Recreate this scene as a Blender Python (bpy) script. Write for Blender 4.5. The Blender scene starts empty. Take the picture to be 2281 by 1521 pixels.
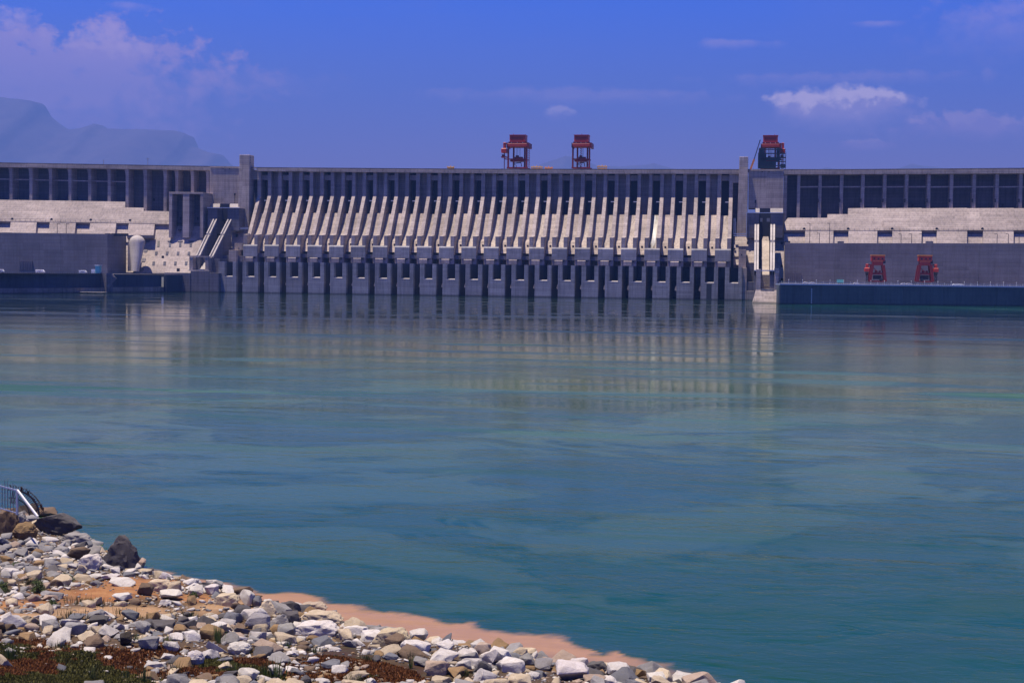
import bpy, bmesh, math, random
import numpy as np
from mathutils import Vector, Matrix, noise
random.seed(7); rng = np.random.default_rng(7)
SC = bpy.context.scene
COL = SC.collection

# ------------------------------------------------------------------ camera
FPX, W0, H0 = 3260.0, 2281.0, 1521.0          # focal length in photo pixels, photo size
CAMZ = 20.0
PSI, PITCH, ROLL = math.atan(560/FPX), math.atan(148.5/FPX), 0.0125
_F = Vector((-math.sin(PSI)*math.cos(PITCH), math.cos(PSI)*math.cos(PITCH), -math.sin(PITCH)))
_R0 = _F.cross(Vector((0, 0, 1))).normalized(); _U0 = _R0.cross(_F).normalized()
_R = (_R0*math.cos(ROLL) + _U0*math.sin(ROLL)).normalized(); _U = _R.cross(_F).normalized()
CAM = Vector((0, 0, CAMZ))
cd = bpy.data.cameras.new('camera'); cam = bpy.data.objects.new('camera', cd); COL.objects.link(cam)
cd.sensor_width = 36; cd.lens = FPX/W0*36; cd.clip_start = 0.5; cd.clip_end = 60000
cam.matrix_world = Matrix(((_R.x, _U.x, -_F.x, 0), (_R.y, _U.y, -_F.y, 0), (_R.z, _U.z, -_F.z, CAMZ), (0, 0, 0, 1)))
SC.camera = cam
SC.view_settings.view_transform = 'Standard'; SC.view_settings.look = 'None'
SC.view_settings.gamma = 1; SC.view_settings.use_curve_mapping = False
SC.view_settings.exposure = 0.80
SC.cycles.volume_bounces = 0
SC.cycles.max_bounces = 6
SC.cycles.diffuse_bounces = 2

def ray(px, py):
    return _F*FPX + _R*(px-W0/2) + _U*(H0/2-py)
def P(px, py, Y):                       # pixel -> point on the vertical plane y = Y
    d = ray(px, py); return CAM + d*(Y/d.y)
def G(px, py, z=0.0):                   # pixel -> point on the level z
    d = ray(px, py); return CAM + d*((z-CAMZ)/d.z)
def PX(p):                              # world -> photo pixel
    v = Vector(p)-CAM; w = v.dot(_F)
    return (W0/2+FPX*v.dot(_R)/w, H0/2-FPX*v.dot(_U)/w)
def SL(px, py, C, k=0.7):               # pixel -> point on the slope  y - k*z = C
    d = ray(px, py); t = (C + k*CAMZ)/(d.y-k*d.z); return CAM + d*t

# ------------------------------------------------------------------ sun and sky
SUNV = Vector((-0.21, -0.072, 0.974)).normalized()
sl = bpy.data.lights.new('sun', 'SUN'); sl.energy = 5.0; sl.angle = math.radians(0.5); sl.color = (1.0, 0.85, 0.69)
so = bpy.data.objects.new('sun', sl); COL.objects.link(so)
so.rotation_euler = SUNV.to_track_quat('Z', 'Y').to_euler()

class NT:                               # small node helper
    def __init__(s, tree): s.t = tree; s.n = tree.nodes; s.l = tree.links
    def node(s, typ, **kw):
        n = s.n.new(typ)
        for k, v in kw.items(): setattr(n, k, v)
        return n
    def put(s, sock, v):
        if isinstance(v, bpy.types.NodeSocket): s.l.new(v, sock)
        elif v is not None: sock.default_value = v
    def math(s, op, a, b=None, c=None, clamp=False):
        n = s.node('ShaderNodeMath', operation=op, use_clamp=clamp)
        s.put(n.inputs[0], a); s.put(n.inputs[1], b)
        if c is not None: s.put(n.inputs[2], c)
        return n.outputs[0]
    def mix(s, f, a, b, typ='MIX'):
        n = s.node('ShaderNodeMix', data_type='RGBA', blend_type=typ)
        s.put(n.inputs[0], f); s.put(n.inputs[6], a); s.put(n.inputs[7], b); return n.outputs[2]
    def noise(s, vec, scale, detail=4, rough=0.55, dist=0.0, out=0):
        n = s.node('ShaderNodeTexNoise'); s.put(n.inputs['Vector'], vec)
        n.inputs['Scale'].default_value = scale; n.inputs['Detail'].default_value = detail
        n.inputs['Roughness'].default_value = rough; n.inputs['Distortion'].default_value = dist
        return n.outputs[out]
    def map(s, v, a, b, c=0.0, d=1.0, smooth=False):
        n = s.node('ShaderNodeMapRange', interpolation_type='SMOOTHSTEP' if smooth else 'LINEAR')
        s.put(n.inputs[0], v)
        for i, x in enumerate((a, b, c, d)): s.put(n.inputs[i+1], x)
        return n.outputs[0]
    def vmul(s, v, xyz):
        n = s.node('ShaderNodeVectorMath', operation='MULTIPLY'); s.put(n.inputs[0], v); n.inputs[1].default_value = xyz; return n.outputs[0]
    def comb(s, x, y, z):
        n = s.node('ShaderNodeCombineXYZ'); s.put(n.inputs[0], x); s.put(n.inputs[1], y); s.put(n.inputs[2], z); return n.outputs[0]
def C4(c): return (c[0], c[1], c[2], 1.0)

world = bpy.data.worlds.new('World'); SC.world = world; world.use_nodes = True
wt = NT(world.node_tree)
for n in list(wt.n): wt.n.remove(n)
sky = wt.node('ShaderNodeTexSky', sky_type='NISHITA'); sky.sun_disc = False
sky.sun_elevation = math.asin(SUNV.z); sky.sun_rotation = math.atan2(SUNV.x, SUNV.y)
sky.air_density = 1.0; sky.dust_density = 0.6; sky.ozone_density = 2.5
gen = wt.node('ShaderNodeTexCoord').outputs['Generated']
sep = wt.node('ShaderNodeSeparateXYZ'); wt.l.new(gen, sep.inputs[0])
dx, dy, dz = sep.outputs
hor = wt.math('SQRT', wt.math('ADD', wt.math('MULTIPLY', dx, dx), wt.math('MULTIPLY', dy, dy)))
az = wt.math('ARCTAN2', dx, dy)                      # azimuth from +Y, rad
el = wt.math('ARCTAN2', dz, hor)
skyc = wt.mix(1.0, sky.outputs[0], C4((0.37, 0.54, 1.14)), 'MULTIPLY')
elup = wt.map(el, 0.04, 0.22, 0, 1, True)
skyc = wt.mix(1.0, skyc, wt.mix(elup, C4((3.1, 1.05, 0.80)), C4((0.0, 0.80, 2.0))), 'MULTIPLY')
zen = wt.map(el, 0.22, 0.95, 1.0, 0.25, True)
skyc = wt.mix(1.0, skyc, wt.comb(zen, zen, zen), 'MULTIPLY')
def azel(px, py):
    d = ray(px, py); return math.atan2(d.x, d.y), math.atan2(d.z, math.hypot(d.x, d.y))
av = wt.comb(az, el, 0.0)
# thin high cloud streaks over the whole sky
st = wt.noise(wt.vmul(av, (5.0, 34.0, 1.0)), 1.0, 5, 0.6, 0.6)
veil = wt.map(st, 0.54, 0.80, 0, 0.22, True)
big = wt.noise(wt.vmul(av, (3.0, 7.0, 1.0)), 1.0, 3, 0.5, 0.3)
veil2 = wt.map(big, 0.48, 0.75, 0, 0.20, True)
fadeH = wt.map(el, 0.0, 0.9, 1.0, 0.25)
veil = wt.math('MULTIPLY', wt.math('ADD', veil, veil2), fadeH)
PINK = C4((3.4, 2.6, 6.6)); LIT = C4((15.0, 11.0, 13.0)); UND = C4((7.2, 5.2, 9.6))
skyc = wt.mix(veil, skyc, PINK)
pert = wt.noise(wt.vmul(av, (40, 52, 1)), 1.0, 7, 0.60, 0.25, out=0)
pert2 = wt.noise(wt.vmul(av, (95, 130, 1)), 1.0, 4, 0.6, 0.2, out=0)
def puff(px, py, rx, ry, amp, colmix, soft=0.5, strength=0.9, col_lit=LIT, col_und=UND):
    """one cumulus: an uneven ellipse in azimuth/elevation, brighter towards its top"""
    global skyc
    a0, e0 = azel(px, py)
    x = wt.math('DIVIDE', wt.math('SUBTRACT', az, a0), rx/FPX)
    y = wt.math('DIVIDE', wt.math('SUBTRACT', el, e0), ry/FPX)
    r = wt.math('SQRT', wt.math('ADD', wt.math('MULTIPLY', x, x), wt.math('MULTIPLY', y, y)))
    r = wt.math('ADD', r, wt.math('MULTIPLY', wt.math('SUBTRACT', 0.5, pert), amp))
    r = wt.math('ADD', r, wt.math('MULTIPLY', wt.math('SUBTRACT', 0.5, pert2), amp*0.5))
    # base soft, top crisp
    sf = wt.map(y, -1.0, 0.5, soft*1.4, soft*0.30)
    m = wt.math('DIVIDE', wt.math('SUBTRACT', 1.0, r), sf, clamp=True)
    m = wt.math('MULTIPLY', m, strength)
    top = wt.map(wt.math('ADD', y, wt.math('MULTIPLY', wt.math('SUBTRACT', pert2, 0.5), 2.6)), colmix-0.30, colmix+0.35, 0, 1, True)
    skyc = wt.mix(m, skyc, wt.mix(top, col_und, col_lit))
puff(1875, 244, 185, 56, 1.0, 0.30, 0.9, 0.85)
puff(1800, 234, 85, 30, 1.5, -0.1, 0.6, 0.85)
puff(1920, 228, 90, 34, 1.5, 0.1, 0.6, 0.85)
puff(1237, 256, 42, 19, 1.9, 0.2, 1.3, 0.40)
SOFTL = C4((11.0, 7.0, 10.0)); SOFTU = C4((8.0, 4.9, 9.0))
puff(130, 200, 420, 150, 1.9, 0.3, 1.1, 0.85, SOFTU, SOFTU)
puff(40, 55, 60, 42, 1.8, 0.0, 1.2, 0.60, SOFTL, SOFTU)
puff(200, 112, 100, 55, 1.9, 0.0, 1.3, 0.60, SOFTL, SOFTU)
puff(300, 125, 42, 38, 1.8, 0.1, 1.3, 0.45, SOFTL, SOFTU)
puff(2170, 285, 180, 34, 2.0, 0.4, 1.2, 0.50, SOFTL, SOFTU)
puff(1640, 100, 90, 14, 1.9, 0.4, 1.5, 0.32, SOFTL, SOFTL)
puff(1280, 218, 380, 22, 2.2, 0.4, 1.8, 0.26, SOFTL, SOFTL)
puff(1880, 178, 330, 20, 2.2, 0.4, 1.8, 0.26, SOFTL, SOFTL)
puff(2230, 70, 190, 80, 2.4, 0.4, 2.0, 0.28, SOFTL, SOFTL)
puff(1960, 55, 60, 10, 1.6, 0.4, 1.4, 0.30, SOFTL, SOFTL)
puff(560, 190, 260, 40, 2.0, 0.4, 1.8, 0.22, SOFTU, SOFTU)
puff(285, 15, 50, 12, 1.6, 0.4, 1.6, 0.30, SOFTL, SOFTL)
puff(1925, 325, 60, 14, 2.0, 0.4, 1.0, 0.30, SOFTL, SOFTU)
bg = wt.node('ShaderNodeBackground'); wt.l.new(skyc, bg.inputs[0]); bg.inputs[1].default_value = 0.055
wo = wt.node('ShaderNodeOutputWorld'); wt.l.new(bg.outputs[0], wo.inputs[0])

# ------------------------------------------------------------------ mesh helpers
class MB:
    def __init__(s): s.v = []; s.f = []; s.smooth = False; s.cols = []
    def add(s, vs, fs):
        o = len(s.v); s.v += [tuple(v) for v in vs]; s.f += [tuple(i+o for i in f) for f in fs]; return s
    def box(s, x0, x1, y0, y1, z0, z1):
        if x0 > x1: x0, x1 = x1, x0
        if y0 > y1: y0, y1 = y1, y0
        if z0 > z1: z0, z1 = z1, z0
        return s.add([(x0, y0, z0), (x1, y0, z0), (x1, y1, z0), (x0, y1, z0), (x0, y0, z1), (x1, y0, z1), (x1, y1, z1), (x0, y1, z1)],
              [(0, 3, 2, 1), (4, 5, 6, 7), (0, 1, 5, 4), (1, 2, 6, 5), (2, 3, 7, 6), (3, 0, 4, 7)])
    def pbox(s, px0, px1, py0, py1, Y, depth):     # box whose front face covers these photo pixels on plane Y
        pm = (py0+py1)/2; xm = (px0+px1)/2
        return s.box(P(px0, pm, Y).x, P(px1, pm, Y).x, Y, Y+depth, P(xm, py1, Y).z, P(xm, py0, Y).z)
    def extr(s, pts, vec):                          # polygon (3d) extruded by vec
        n = len(pts); vec = Vector(vec); a = [Vector(p) for p in pts]
        nrm = Vector((0, 0, 0))
        for i in range(n): nrm += a[i].cross(a[(i+1) % n])
        if nrm.dot(vec) > 0: a = a[::-1]
        b = [p+vec for p in a]
        fs = [tuple(range(n)), tuple(range(2*n-1, n-1, -1))] + [(i, i+n, (i+1) % n+n, (i+1) % n) for i in range(n)]
        return s.add(a+b, fs)
    def prof(s, yz, x0, x1):                        # (y,z) outline extruded in x
        return s.extr([(x0, y, z) for y, z in yz], (x1-x0, 0, 0))
    def bar(s, a, b, w, h=None):
        a = Vector(a); b = Vector(b); h = h or w; d = (b-a)
        if d.length < 1e-6: return s
        d.normalize(); up = Vector((0, 0, 1)) if abs(d.z) < 0.95 else Vector((0, 1, 0))
        r = d.cross(up).normalized()*w/2; u = r.cross(d).normalized()*h/2
        vs = [a-r-u, a+r-u, a+r+u, a-r+u, b-r-u, b+r-u, b+r+u, b-r+u]
        return s.add(vs, [(0, 1, 2, 3), (7, 6, 5, 4), (0, 4, 5, 1), (1, 5, 6, 2), (2, 6, 7, 3), (3, 7, 4, 0)])
    def rod(s, a, b, r0, r1=None, n=8):
        a = Vector(a); b = Vector(b); r1 = r0 if r1 is None else r1; d = (b-a).normalized()
        up = Vector((0, 0, 1)) if abs(d.z) < 0.95 else Vector((1, 0, 0))
        u = d.cross(up).normalized(); v = d.cross(u)
        vs = []
        for c, r in ((a, r0), (b, r1)):
            for i in range(n):
                t = 2*math.pi*i/n; vs.append(c+u*math.cos(t)*r+v*math.sin(t)*r)
        fs = [(i, i+n, (i+1) % n+n, (i+1) % n) for i in range(n)]+[tuple(range(n)), tuple(range(2*n-1, n-1, -1))]
        return s.add(vs, fs)
def empty(name, loc): 
    o = bpy.data.objects.new(name, None); COL.objects.link(o); o.location = loc; o.empty_display_size = 1; return o
def tag(o, label=None, cat=None, group=None, kind=None):
    if label: o['label'] = label
    if cat: o['category'] = cat
    if group: o['group'] = group
    if kind: o['kind'] = kind
    return o
def wloc(o):
    v = Vector(o.location)
    while o.parent: o = o.parent; v += Vector(o.location)
    return v
def build(name, mb, mat, parent=None, bevel=0, loc=None, recalc=True, smooth=False):
    """mesh given in world coordinates, its origin set at loc or at the parent's origin"""
    org = Vector(loc) if loc is not None else (wloc(parent) if parent else Vector((0, 0, 0)))
    me = bpy.data.meshes.new(name)
    me.from_pydata([tuple(Vector(v)-org) for v in mb.v], [], mb.f)
    if recalc or bevel:
        bm = bmesh.new(); bm.from_mesh(me); bmesh.ops.recalc_face_normals(bm, faces=bm.faces)
        if bevel: bmesh.ops.bevel(bm, geom=bm.edges[:], offset=bevel, segments=1, affect='EDGES', clamp_overlap=True)
        bm.to_mesh(me); bm.free()
    if smooth: me.polygons.foreach_set('use_smooth', [True]*len(me.polygons))
    me.materials.append(mat)
    o = bpy.data.objects.new(name, me); COL.objects.link(o)
    if parent: o.parent = parent; o.location = org-wloc(parent)
    else: o.location = org
    return o
def dup(o, off, parent=None):
    c = o.copy(); COL.objects.link(c); c.parent = parent if parent else o.parent
    c.location = Vector(o.location)+Vector(off) if parent is None else o.location
    for ch in [x for x in bpy.data.objects if x.parent == o]:
        d = ch.copy(); COL.objects.link(d); d.parent = c
    return c

# ------------------------------------------------------------------ materials
def newmat(name):
    m = bpy.data.materials.new(name); m.use_nodes = True; t = NT(m.node_tree)
    b = t.n['Principled BSDF']; return m, t, b
def concrete(name, col, stain=0.4, lift=2.0, liftamt=0.26, streak=0.42, blot=0.30, rough=0.9):
    m, t, b = newmat(name)
    pos = t.node('ShaderNodeNewGeometry').outputs['Position']
    sp = t.node('ShaderNodeSeparateXYZ'); t.l.new(pos, sp.inputs[0])
    big = t.noise(pos, 0.035, 5, 0.6)
    fine = t.noise(pos, 0.9, 5, 0.65)
    drip = t.noise(t.vmul(pos, (0.55, 0.55, 0.035)), 1.0, 5, 0.65)
    z = t.math('ADD', sp.outputs[2], t.math('MULTIPLY', t.noise(pos, 0.02, 2), 1.2))
    fr = t.math('FRACT', t.math('DIVIDE', z, lift))
    line = t.math('LESS_THAN', fr, 0.13)
    band = t.node('ShaderNodeTexWhiteNoise', noise_dimensions='2D')
    t.l.new(t.comb(t.math('FLOOR', t.math('DIVIDE', z, lift)), t.math('FLOOR', t.math('DIVIDE', sp.outputs[0], 21.0)), 0.0), band.inputs['Vector'])
    k = t.map(big, 0.3, 0.72, 1-blot, 1+blot*0.5)
    k = t.math('MULTIPLY', k, t.map(fine, 0.25, 0.75, 0.88, 1.10))
    k = t.math('MULTIPLY', k, t.map(drip, 0.45, 0.75, 1.0, 1-streak))
    k = t.math('MULTIPLY', k, t.math('SUBTRACT', 1.0, t.math('MULTIPLY', line, liftamt)))
    k = t.math('MULTIPLY', k, t.map(band.outputs[0], 0, 1, 1-liftamt*0.55, 1+liftamt*0.4))
    rnd = t.node('ShaderNodeObjectInfo').outputs['Random']
    k = t.math('MULTIPLY', k, t.map(rnd, 0, 1, 0.94, 1.05))
    c = t.mix(1.0, C4(col), t.comb(k, k, k), 'MULTIPLY')
    c = t.mix(t.map(t.noise(pos, 0.11, 4, 0.7), 0.55, 0.8, 0, stain), c, C4((col[0]*0.72, col[1]*0.62, col[2]*0.50)))
    # algae and dampness near the water line
    wet = t.map(t.math('ADD', sp.outputs[2], t.math('MULTIPLY', t.noise(t.vmul(pos, (1, 1, .2)), 0.5, 3), 1.6)), 1.2, 2.4, 0.75, 0)
    c = t.mix(wet, c, C4((0.03, 0.035, 0.03)))
    t.l.new(c, b.inputs['Base Color']); b.inputs['Roughness'].default_value = rough
    bp = t.node('ShaderNodeBump'); bp.inputs['Strength'].default_value = 0.35; bp.inputs['Distance'].default_value = 0.15
    t.l.new(t.math('SUBTRACT', fine, line), bp.inputs['Height']); t.l.new(bp.outputs[0], b.inputs['Normal'])
    return m
M = {}
M['conc'] = concrete('concrete', (0.445, 0.385, 0.35))
M['conc_cool'] = concrete('cool_concrete', (0.37, 0.37, 0.375))
M['conc_dark'] = concrete('weathered_concrete', (0.19, 0.18, 0.20), 0.3, 3.0, 0.22)  # darker copy of concrete; on steps and recessed parts the tone carries shade
M['damp2'] = concrete('shaded_concrete', (0.12, 0.12, 0.15), 0.3, 3.0, 0.22)  # shade of bays and recesses put into the concrete colour
M['damp'] = concrete('damp_concrete', (0.085, 0.085, 0.10), 0.3, 3.0, 0.15)  # near-black tone paints the shade under buckets and on outlet jamb sides
M['chute'] = concrete('chute_concrete', (0.43, 0.38, 0.345), 0.7, 6.0, 0.05, 0.55, 0.35)
M['quay'] = concrete('quay_concrete', (0.105, 0.125, 0.13), 0.15, 4.0, 0.08, 0.35, 0.3)
M['quay_dark'] = concrete('dark_quay_concrete', (0.055, 0.075, 0.11), 0.1, 4.0, 0.08, 0.4, 0.3)
M['foot'] = concrete('footing_concrete', (0.36, 0.30, 0.26), 0.8, 3.0, 0.1, 0.6, 0.6)
M['wall'] = concrete('powerhouse_concrete', (0.20, 0.19, 0.21), 0.55, 3.2, 0.20, 0.25, 0.3)
def paint(name, col, rough=0.5, metal=0.0, dirt=0.3, scale=0.8, dirtcol=None):
    m, t, b = newmat(name)
    pos = t.node('ShaderNodeTexCoord').outputs['Object']
    n = t.noise(pos, scale, 5, 0.65)
    dc = dirtcol or (col[0]*0.45, col[1]*0.45, col[2]*0.45)
    t.l.new(t.mix(t.map(n, 0.42, 0.75, 0, dirt), C4(col), C4(dc)), b.inputs['Base Color'])
    b.inputs['Roughness'].default_value = rough; b.inputs['Metallic'].default_value = metal
    bp = t.node('ShaderNodeBump'); bp.inputs['Strength'].default_value = 0.2; bp.inputs['Distance'].default_value = 0.02
    t.l.new(n, bp.inputs['Height']); t.l.new(bp.outputs[0], b.inputs['Normal'])
    return m
M['red'] = paint('red_crane_paint', (0.50, 0.04, 0.018), 0.45, 0, .6, .25)
M['dred'] = paint('dark_red_crane_paint', (0.20, 0.01, 0.01), 0.5)
M['orange'] = paint('orange_paint', (0.75, 0.28, 0.05), 0.5)
M['yellow'] = paint('yellow_paint', (0.62, 0.33, 0.03), 0.5)
M['black'] = paint('black_steel', (0.02, 0.022, 0.03), 0.5)
M['void'] = paint('dark_steel_gate', (0.03, 0.035, 0.05), 0.6)  # gate steel; also the darkness of open outlets put into colour
M['glass'] = paint('window_glass', (0.02, 0.025, 0.035), 0.15)
M['net'] = paint('scaffold_net', (0.03, 0.09, 0.11), 0.8)
M['scaf'] = paint('scaffold_pipe', (0.03, 0.05, 0.08), 0.6)
M['white'] = paint('white_paint', (0.75, 0.76, 0.78), 0.5, 0, 0.15)
M['teal'] = paint('turquoise_paint', (0.15, 0.55, 0.52), 0.5, 0, 0.15)
M['rail'] = paint('galvanised_rail', (0.42, 0.50, 0.62), 0.4, 0.3, 0.2)
M['steel'] = paint('grey_steel', (0.22, 0.24, 0.28), 0.5, 0.4, 0.3)
M['door'] = paint('roller_door_paint', (0.13, 0.115, 0.135), 0.6)
M['pipe'] = concrete('penstock_concrete', (0.46, 0.43, 0.41), 0.3, 1.6, 0.12, 0.25, 0.2)
M['wood'] = paint('weathered_wood', (0.10, 0.065, 0.04), 0.9)
M['rust'] = paint('rusty_steel', (0.07, 0.035, 0.02), 0.8)

# ------------------------------------------------------------------ spillway dam
Y0 = 1338.0
X_first, X_last = P(542.4, 560, Y0).x, P(1592.7, 560, Y0).x
S = (X_last-X_first)/21.0
print('bay spacing', S, 'crest z', P(1600, 376.5, Y0+36).z, 'roof', P(238, 521, 1290).z)
kx = S/21.0
BW = 13.9*kx                      # bucket block width
WT = 3.4*kx                       # side wall / pier thickness
def ground_at(x, y): return 0
YB, YP = Y0+36, Y0+38             # beam front, pier front
dam = tag(empty('spillway_dam', (0, Y0, 0)), 'long grey concrete spillway of piers, chutes and flip buckets between the two lift towers', 'dam')
def crest(px): return float(np.interp(px, [-500, 0, 150, 283, 468, 533, 556, 1050, 1650, 1745, 1880, 2281, 2800], [346, 362, 364.5, 366.8, 370, 371, 372.5, 376, 377, 377, 377, 374, 370]))
zt, zb = 94.3, 56.0
ZB = P(1000, 388, YB).z           # underside of the deck beam
pier_yz = [(Y0, 29), (Y0, 55.2), (Y0+11, zb), (YP, zt), (YP, ZB+3.2), (Y0+64, ZB+3.2), (Y0+64, 29)]
mb = MB().prof(pier_yz, 0, WT)
pier0 = build('pier', mb, M['conc'], dam, bevel=0.12)
def arc_pts():
    pts = []
    for i in range(15):
        t = i/14
        # from crest of the chute (Y0+36, 77) steep down, easing into the bucket and turning up at the lip
        y = Y0 + 36*(1-t)**1.25
        z = 44.0 + 33.0*(1-t)**1.9 + 1.4*max(0, t-0.8)*5
        pts.append((y, z))
    return pts
ap = arc_pts()
block_yz = [(Y0, 29)] + [(Y0, ap[-1][1])] + ap[::-1][1:] + [(Y0+58, 77), (Y0+58, 29)]
mb = MB().prof(block_yz, WT, BW-WT)
chute0 = build('chute', mb, M['chute'], dam)
# bucket front: lip slab proud of the walls, step and hole underneath
mb = MB().prof([(Y0-1.2, 34.2), (Y0-1.2, ap[-1][1]-1.0), (Y0-.3, ap[-1][1]+.25), (Y0-.003, ap[-1][1]+.25), (Y0-.003, 34.2)], 0, BW)
lip0 = build('flip_bucket', mb, M['conc_cool'], dam, bevel=0.15)
mb = MB().prof([(Y0-2.2, 29.4), (Y0-2.2, 33.3), (Y0-0.4, 34.15), (Y0-0.003, 34.15), (Y0-0.003, 29.4)], 2.6, BW-4.0)
led0 = build('ledge', mb, M['conc'], lip0)
mb = MB().rod((BW-2.9, Y0-1.35, 33.4), (BW-2.9, Y0+1, 33.4), 0.95, n=12)
hol0 = build('drain_hole', mb, M['black'], lip0)
# support wall under the bucket, between two outlet blocks
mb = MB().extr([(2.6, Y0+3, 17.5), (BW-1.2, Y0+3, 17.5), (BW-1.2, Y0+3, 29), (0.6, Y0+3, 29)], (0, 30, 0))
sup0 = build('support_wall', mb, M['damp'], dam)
# gate and breast wall in the bay
mb = MB().box(WT, BW-WT, Y0+52, Y0+55, 77, ZB+3.2)
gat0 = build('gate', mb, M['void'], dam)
mb = MB().box(WT, BW-WT, Y0+42, Y0+44.5, 109.6, 114.6)
bre0 = build('breast_beam', mb, M['conc'], dam)
mb = MB().box(BW-WT-3.4, BW-WT-0.003, Y0+37.5, Y0+38.6, 89.2, 90.0)
wlk0 = build('walkway', mb, M['white'], dam)
# gap between two buckets: dam face with outlet box, beam and void
GW = S-BW; r = 8.0
gl = lambda z: Y0+11+.7*(z-56)+r
mb = MB().prof([(gl(39.7), 39.7), (gl(77.5), 77.5), (Y0+46, 77.5), (Y0+46, ZB+3.2), (Y0+64, ZB+3.2), (Y0+64, 29), (gl(39.7)+12, 29), (gl(39.7)+12, 39.7)], BW, S)
gap0 = build('face_wall', mb, M['conc'], dam)
mb = MB().prof([(gl(39.7)-2.2, 39.75), (gl(51)-2.2, 51), (gl(51), 52.6), (gl(39.7), 39.75)], BW+0.4, S-0.4)
out0 = build('outlet_box', mb, M['conc'], dam)
mb = MB().rod((BW+GW*0.58, gl(47)-3.1, 47), (BW+GW*0.58, gl(47)+0.5, 47.0), 0.95, n=12)
oh0 = build('outlet_hole', mb, M['black'], out0)
mb = MB().box(BW+0.003, S-0.003, Y0+2, Y0+9, 33.8, 37.4)
brg0 = build('cross_beam', mb, M['conc_dark'], dam)
mb = MB().box(BW+0.003, S-0.003, Y0+20, Y0+24, -2, 33.6)
vd0 = build('outlet_gate', mb, M['void'], dam)  # dark slab standing in for the unlit depth of the outlet
protos = [pier0, chute0, lip0, sup0, gat0, bre0, wlk0, gap0, out0, brg0, vd0]
for i in range(22):
    ox = X_first + i*S
    for o in protos:
        if i == 21 and o in (gap0, out0, brg0, vd0): continue
        if i == 0: o.location.x += ox-0.0
        else: dup(o, (i*S, 0, 0))
for i in range(22):               # right-hand pier of each bucket
    dup(pier0, (i*S+BW-WT, 0, 0))
wet, t, b = newmat('running_water'); pos = t.node('ShaderNodeNewGeometry').outputs['Position']
nw = t.noise(t.vmul(pos, (1.6, .05, .08)), 1.0, 4, .6)
t.l.new(t.mix(t.map(nw, .45, .6), C4((.14, .12, .09)), C4((.42, .44, .46))), b.inputs['Base Color']); b.inputs['Roughness'].default_value = .25
wx0 = X_first+18*S
up = [(y-.12, z+.16) for y, z in ap[:13]]; dn = [(y-.02, z+.02) for y, z in ap[:13]][::-1]
build('water_film', MB().prof(up+dn, wx0+WT+.6, wx0+BW-WT-1.4), wet, dam)
# outlet blocks standing forward in the water, centred on the gaps
LB = 14.9*kx
def outlet_block(xc, w=LB, left_extra=0.0):
    t = 3.7*kx; x0 = xc-w/2-left_extra; x1 = xc+w/2; n0 = xc-w/2+t; n1 = xc+w/2-t*0.93
    mb = MB()
    yf, yb = Y0-30, Y0+14
    return mb.extr([(x0, yf, -3), (x1, yf, -3), (x1, yf, 29), (n1, yf, 29), (n1, yf, 15.0), (n0, yf, 15.0), (n0, yf, 29), (x0, yf, 29)], (0, 5, 0))
def outlet_jambs(par, xc, w=LB, left_extra=0.0):
    t = 3.7*kx; x0 = xc-w/2-left_extra; x1 = xc+w/2; n0 = xc-w/2+t; n1 = xc+w/2-t*0.93
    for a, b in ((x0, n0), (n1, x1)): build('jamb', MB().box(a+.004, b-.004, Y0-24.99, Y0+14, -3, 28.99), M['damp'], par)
xg = X_first+BW+GW/2
blk0 = build('outlet_block', outlet_block(xg), M['conc_cool'], dam, loc=(xg, Y0, 0))
outlet_jambs(blk0, xg)
sill0 = build('sill', MB().prof([(Y0-30.06, 14.3), (Y0-30.06, 14.5), (Y0-28.9, 15.7), (Y0-25.2, 15.7), (Y0-25.2, 14.3)], xg-LB/2+3.3*kx, xg+LB/2-3.1*kx), M['pipe'], blk0)
wedge0 = build('fillet', MB().extr([(xg-LB/2-1.8, Y0-27, 8.2), (xg-LB/2-.01, Y0-27, 7.0), (xg-LB/2-.01, Y0-27, 12.4), (xg-LB/2-.9, Y0-27, 11.4)], (0, 7, 0)), M['conc'], blk0)
for i in range(1, 21): dup(blk0, (i*S, 0, 0))
blkL = build('outlet_block', outlet_block(xg-S, LB, 2.4), M['conc_cool'], dam, loc=(xg-S, Y0, 0))
sx = dup(sill0, (0, 0, 0)); sx.parent = blkL; outlet_jambs(blkL, xg-S, LB, 2.4)
blkR = build('outlet_block', outlet_block(xg+21*S, LB, 0), M['conc_cool'], dam, loc=(xg+21*S, Y0, 0))
sx = dup(sill0, (0, 0, 0)); sx.parent = blkR; outlet_jambs(blkR, xg+21*S)
xs_ = xg+20*S
build('wet_stain', MB().box(xs_-2.3, xs_+2.2, Y0-30.05, Y0-30.004, .2, 14.2), paint('algae_stain', (.05, .055, .045), .5), dam)
for xx in (xg-S, xg+21*S):
    build('outlet_gate', MB().box(xx-LB/2+3, xx+LB/2-3, Y0+13, Y0+13.9, -2, 40), M['void'], dam)
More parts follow.
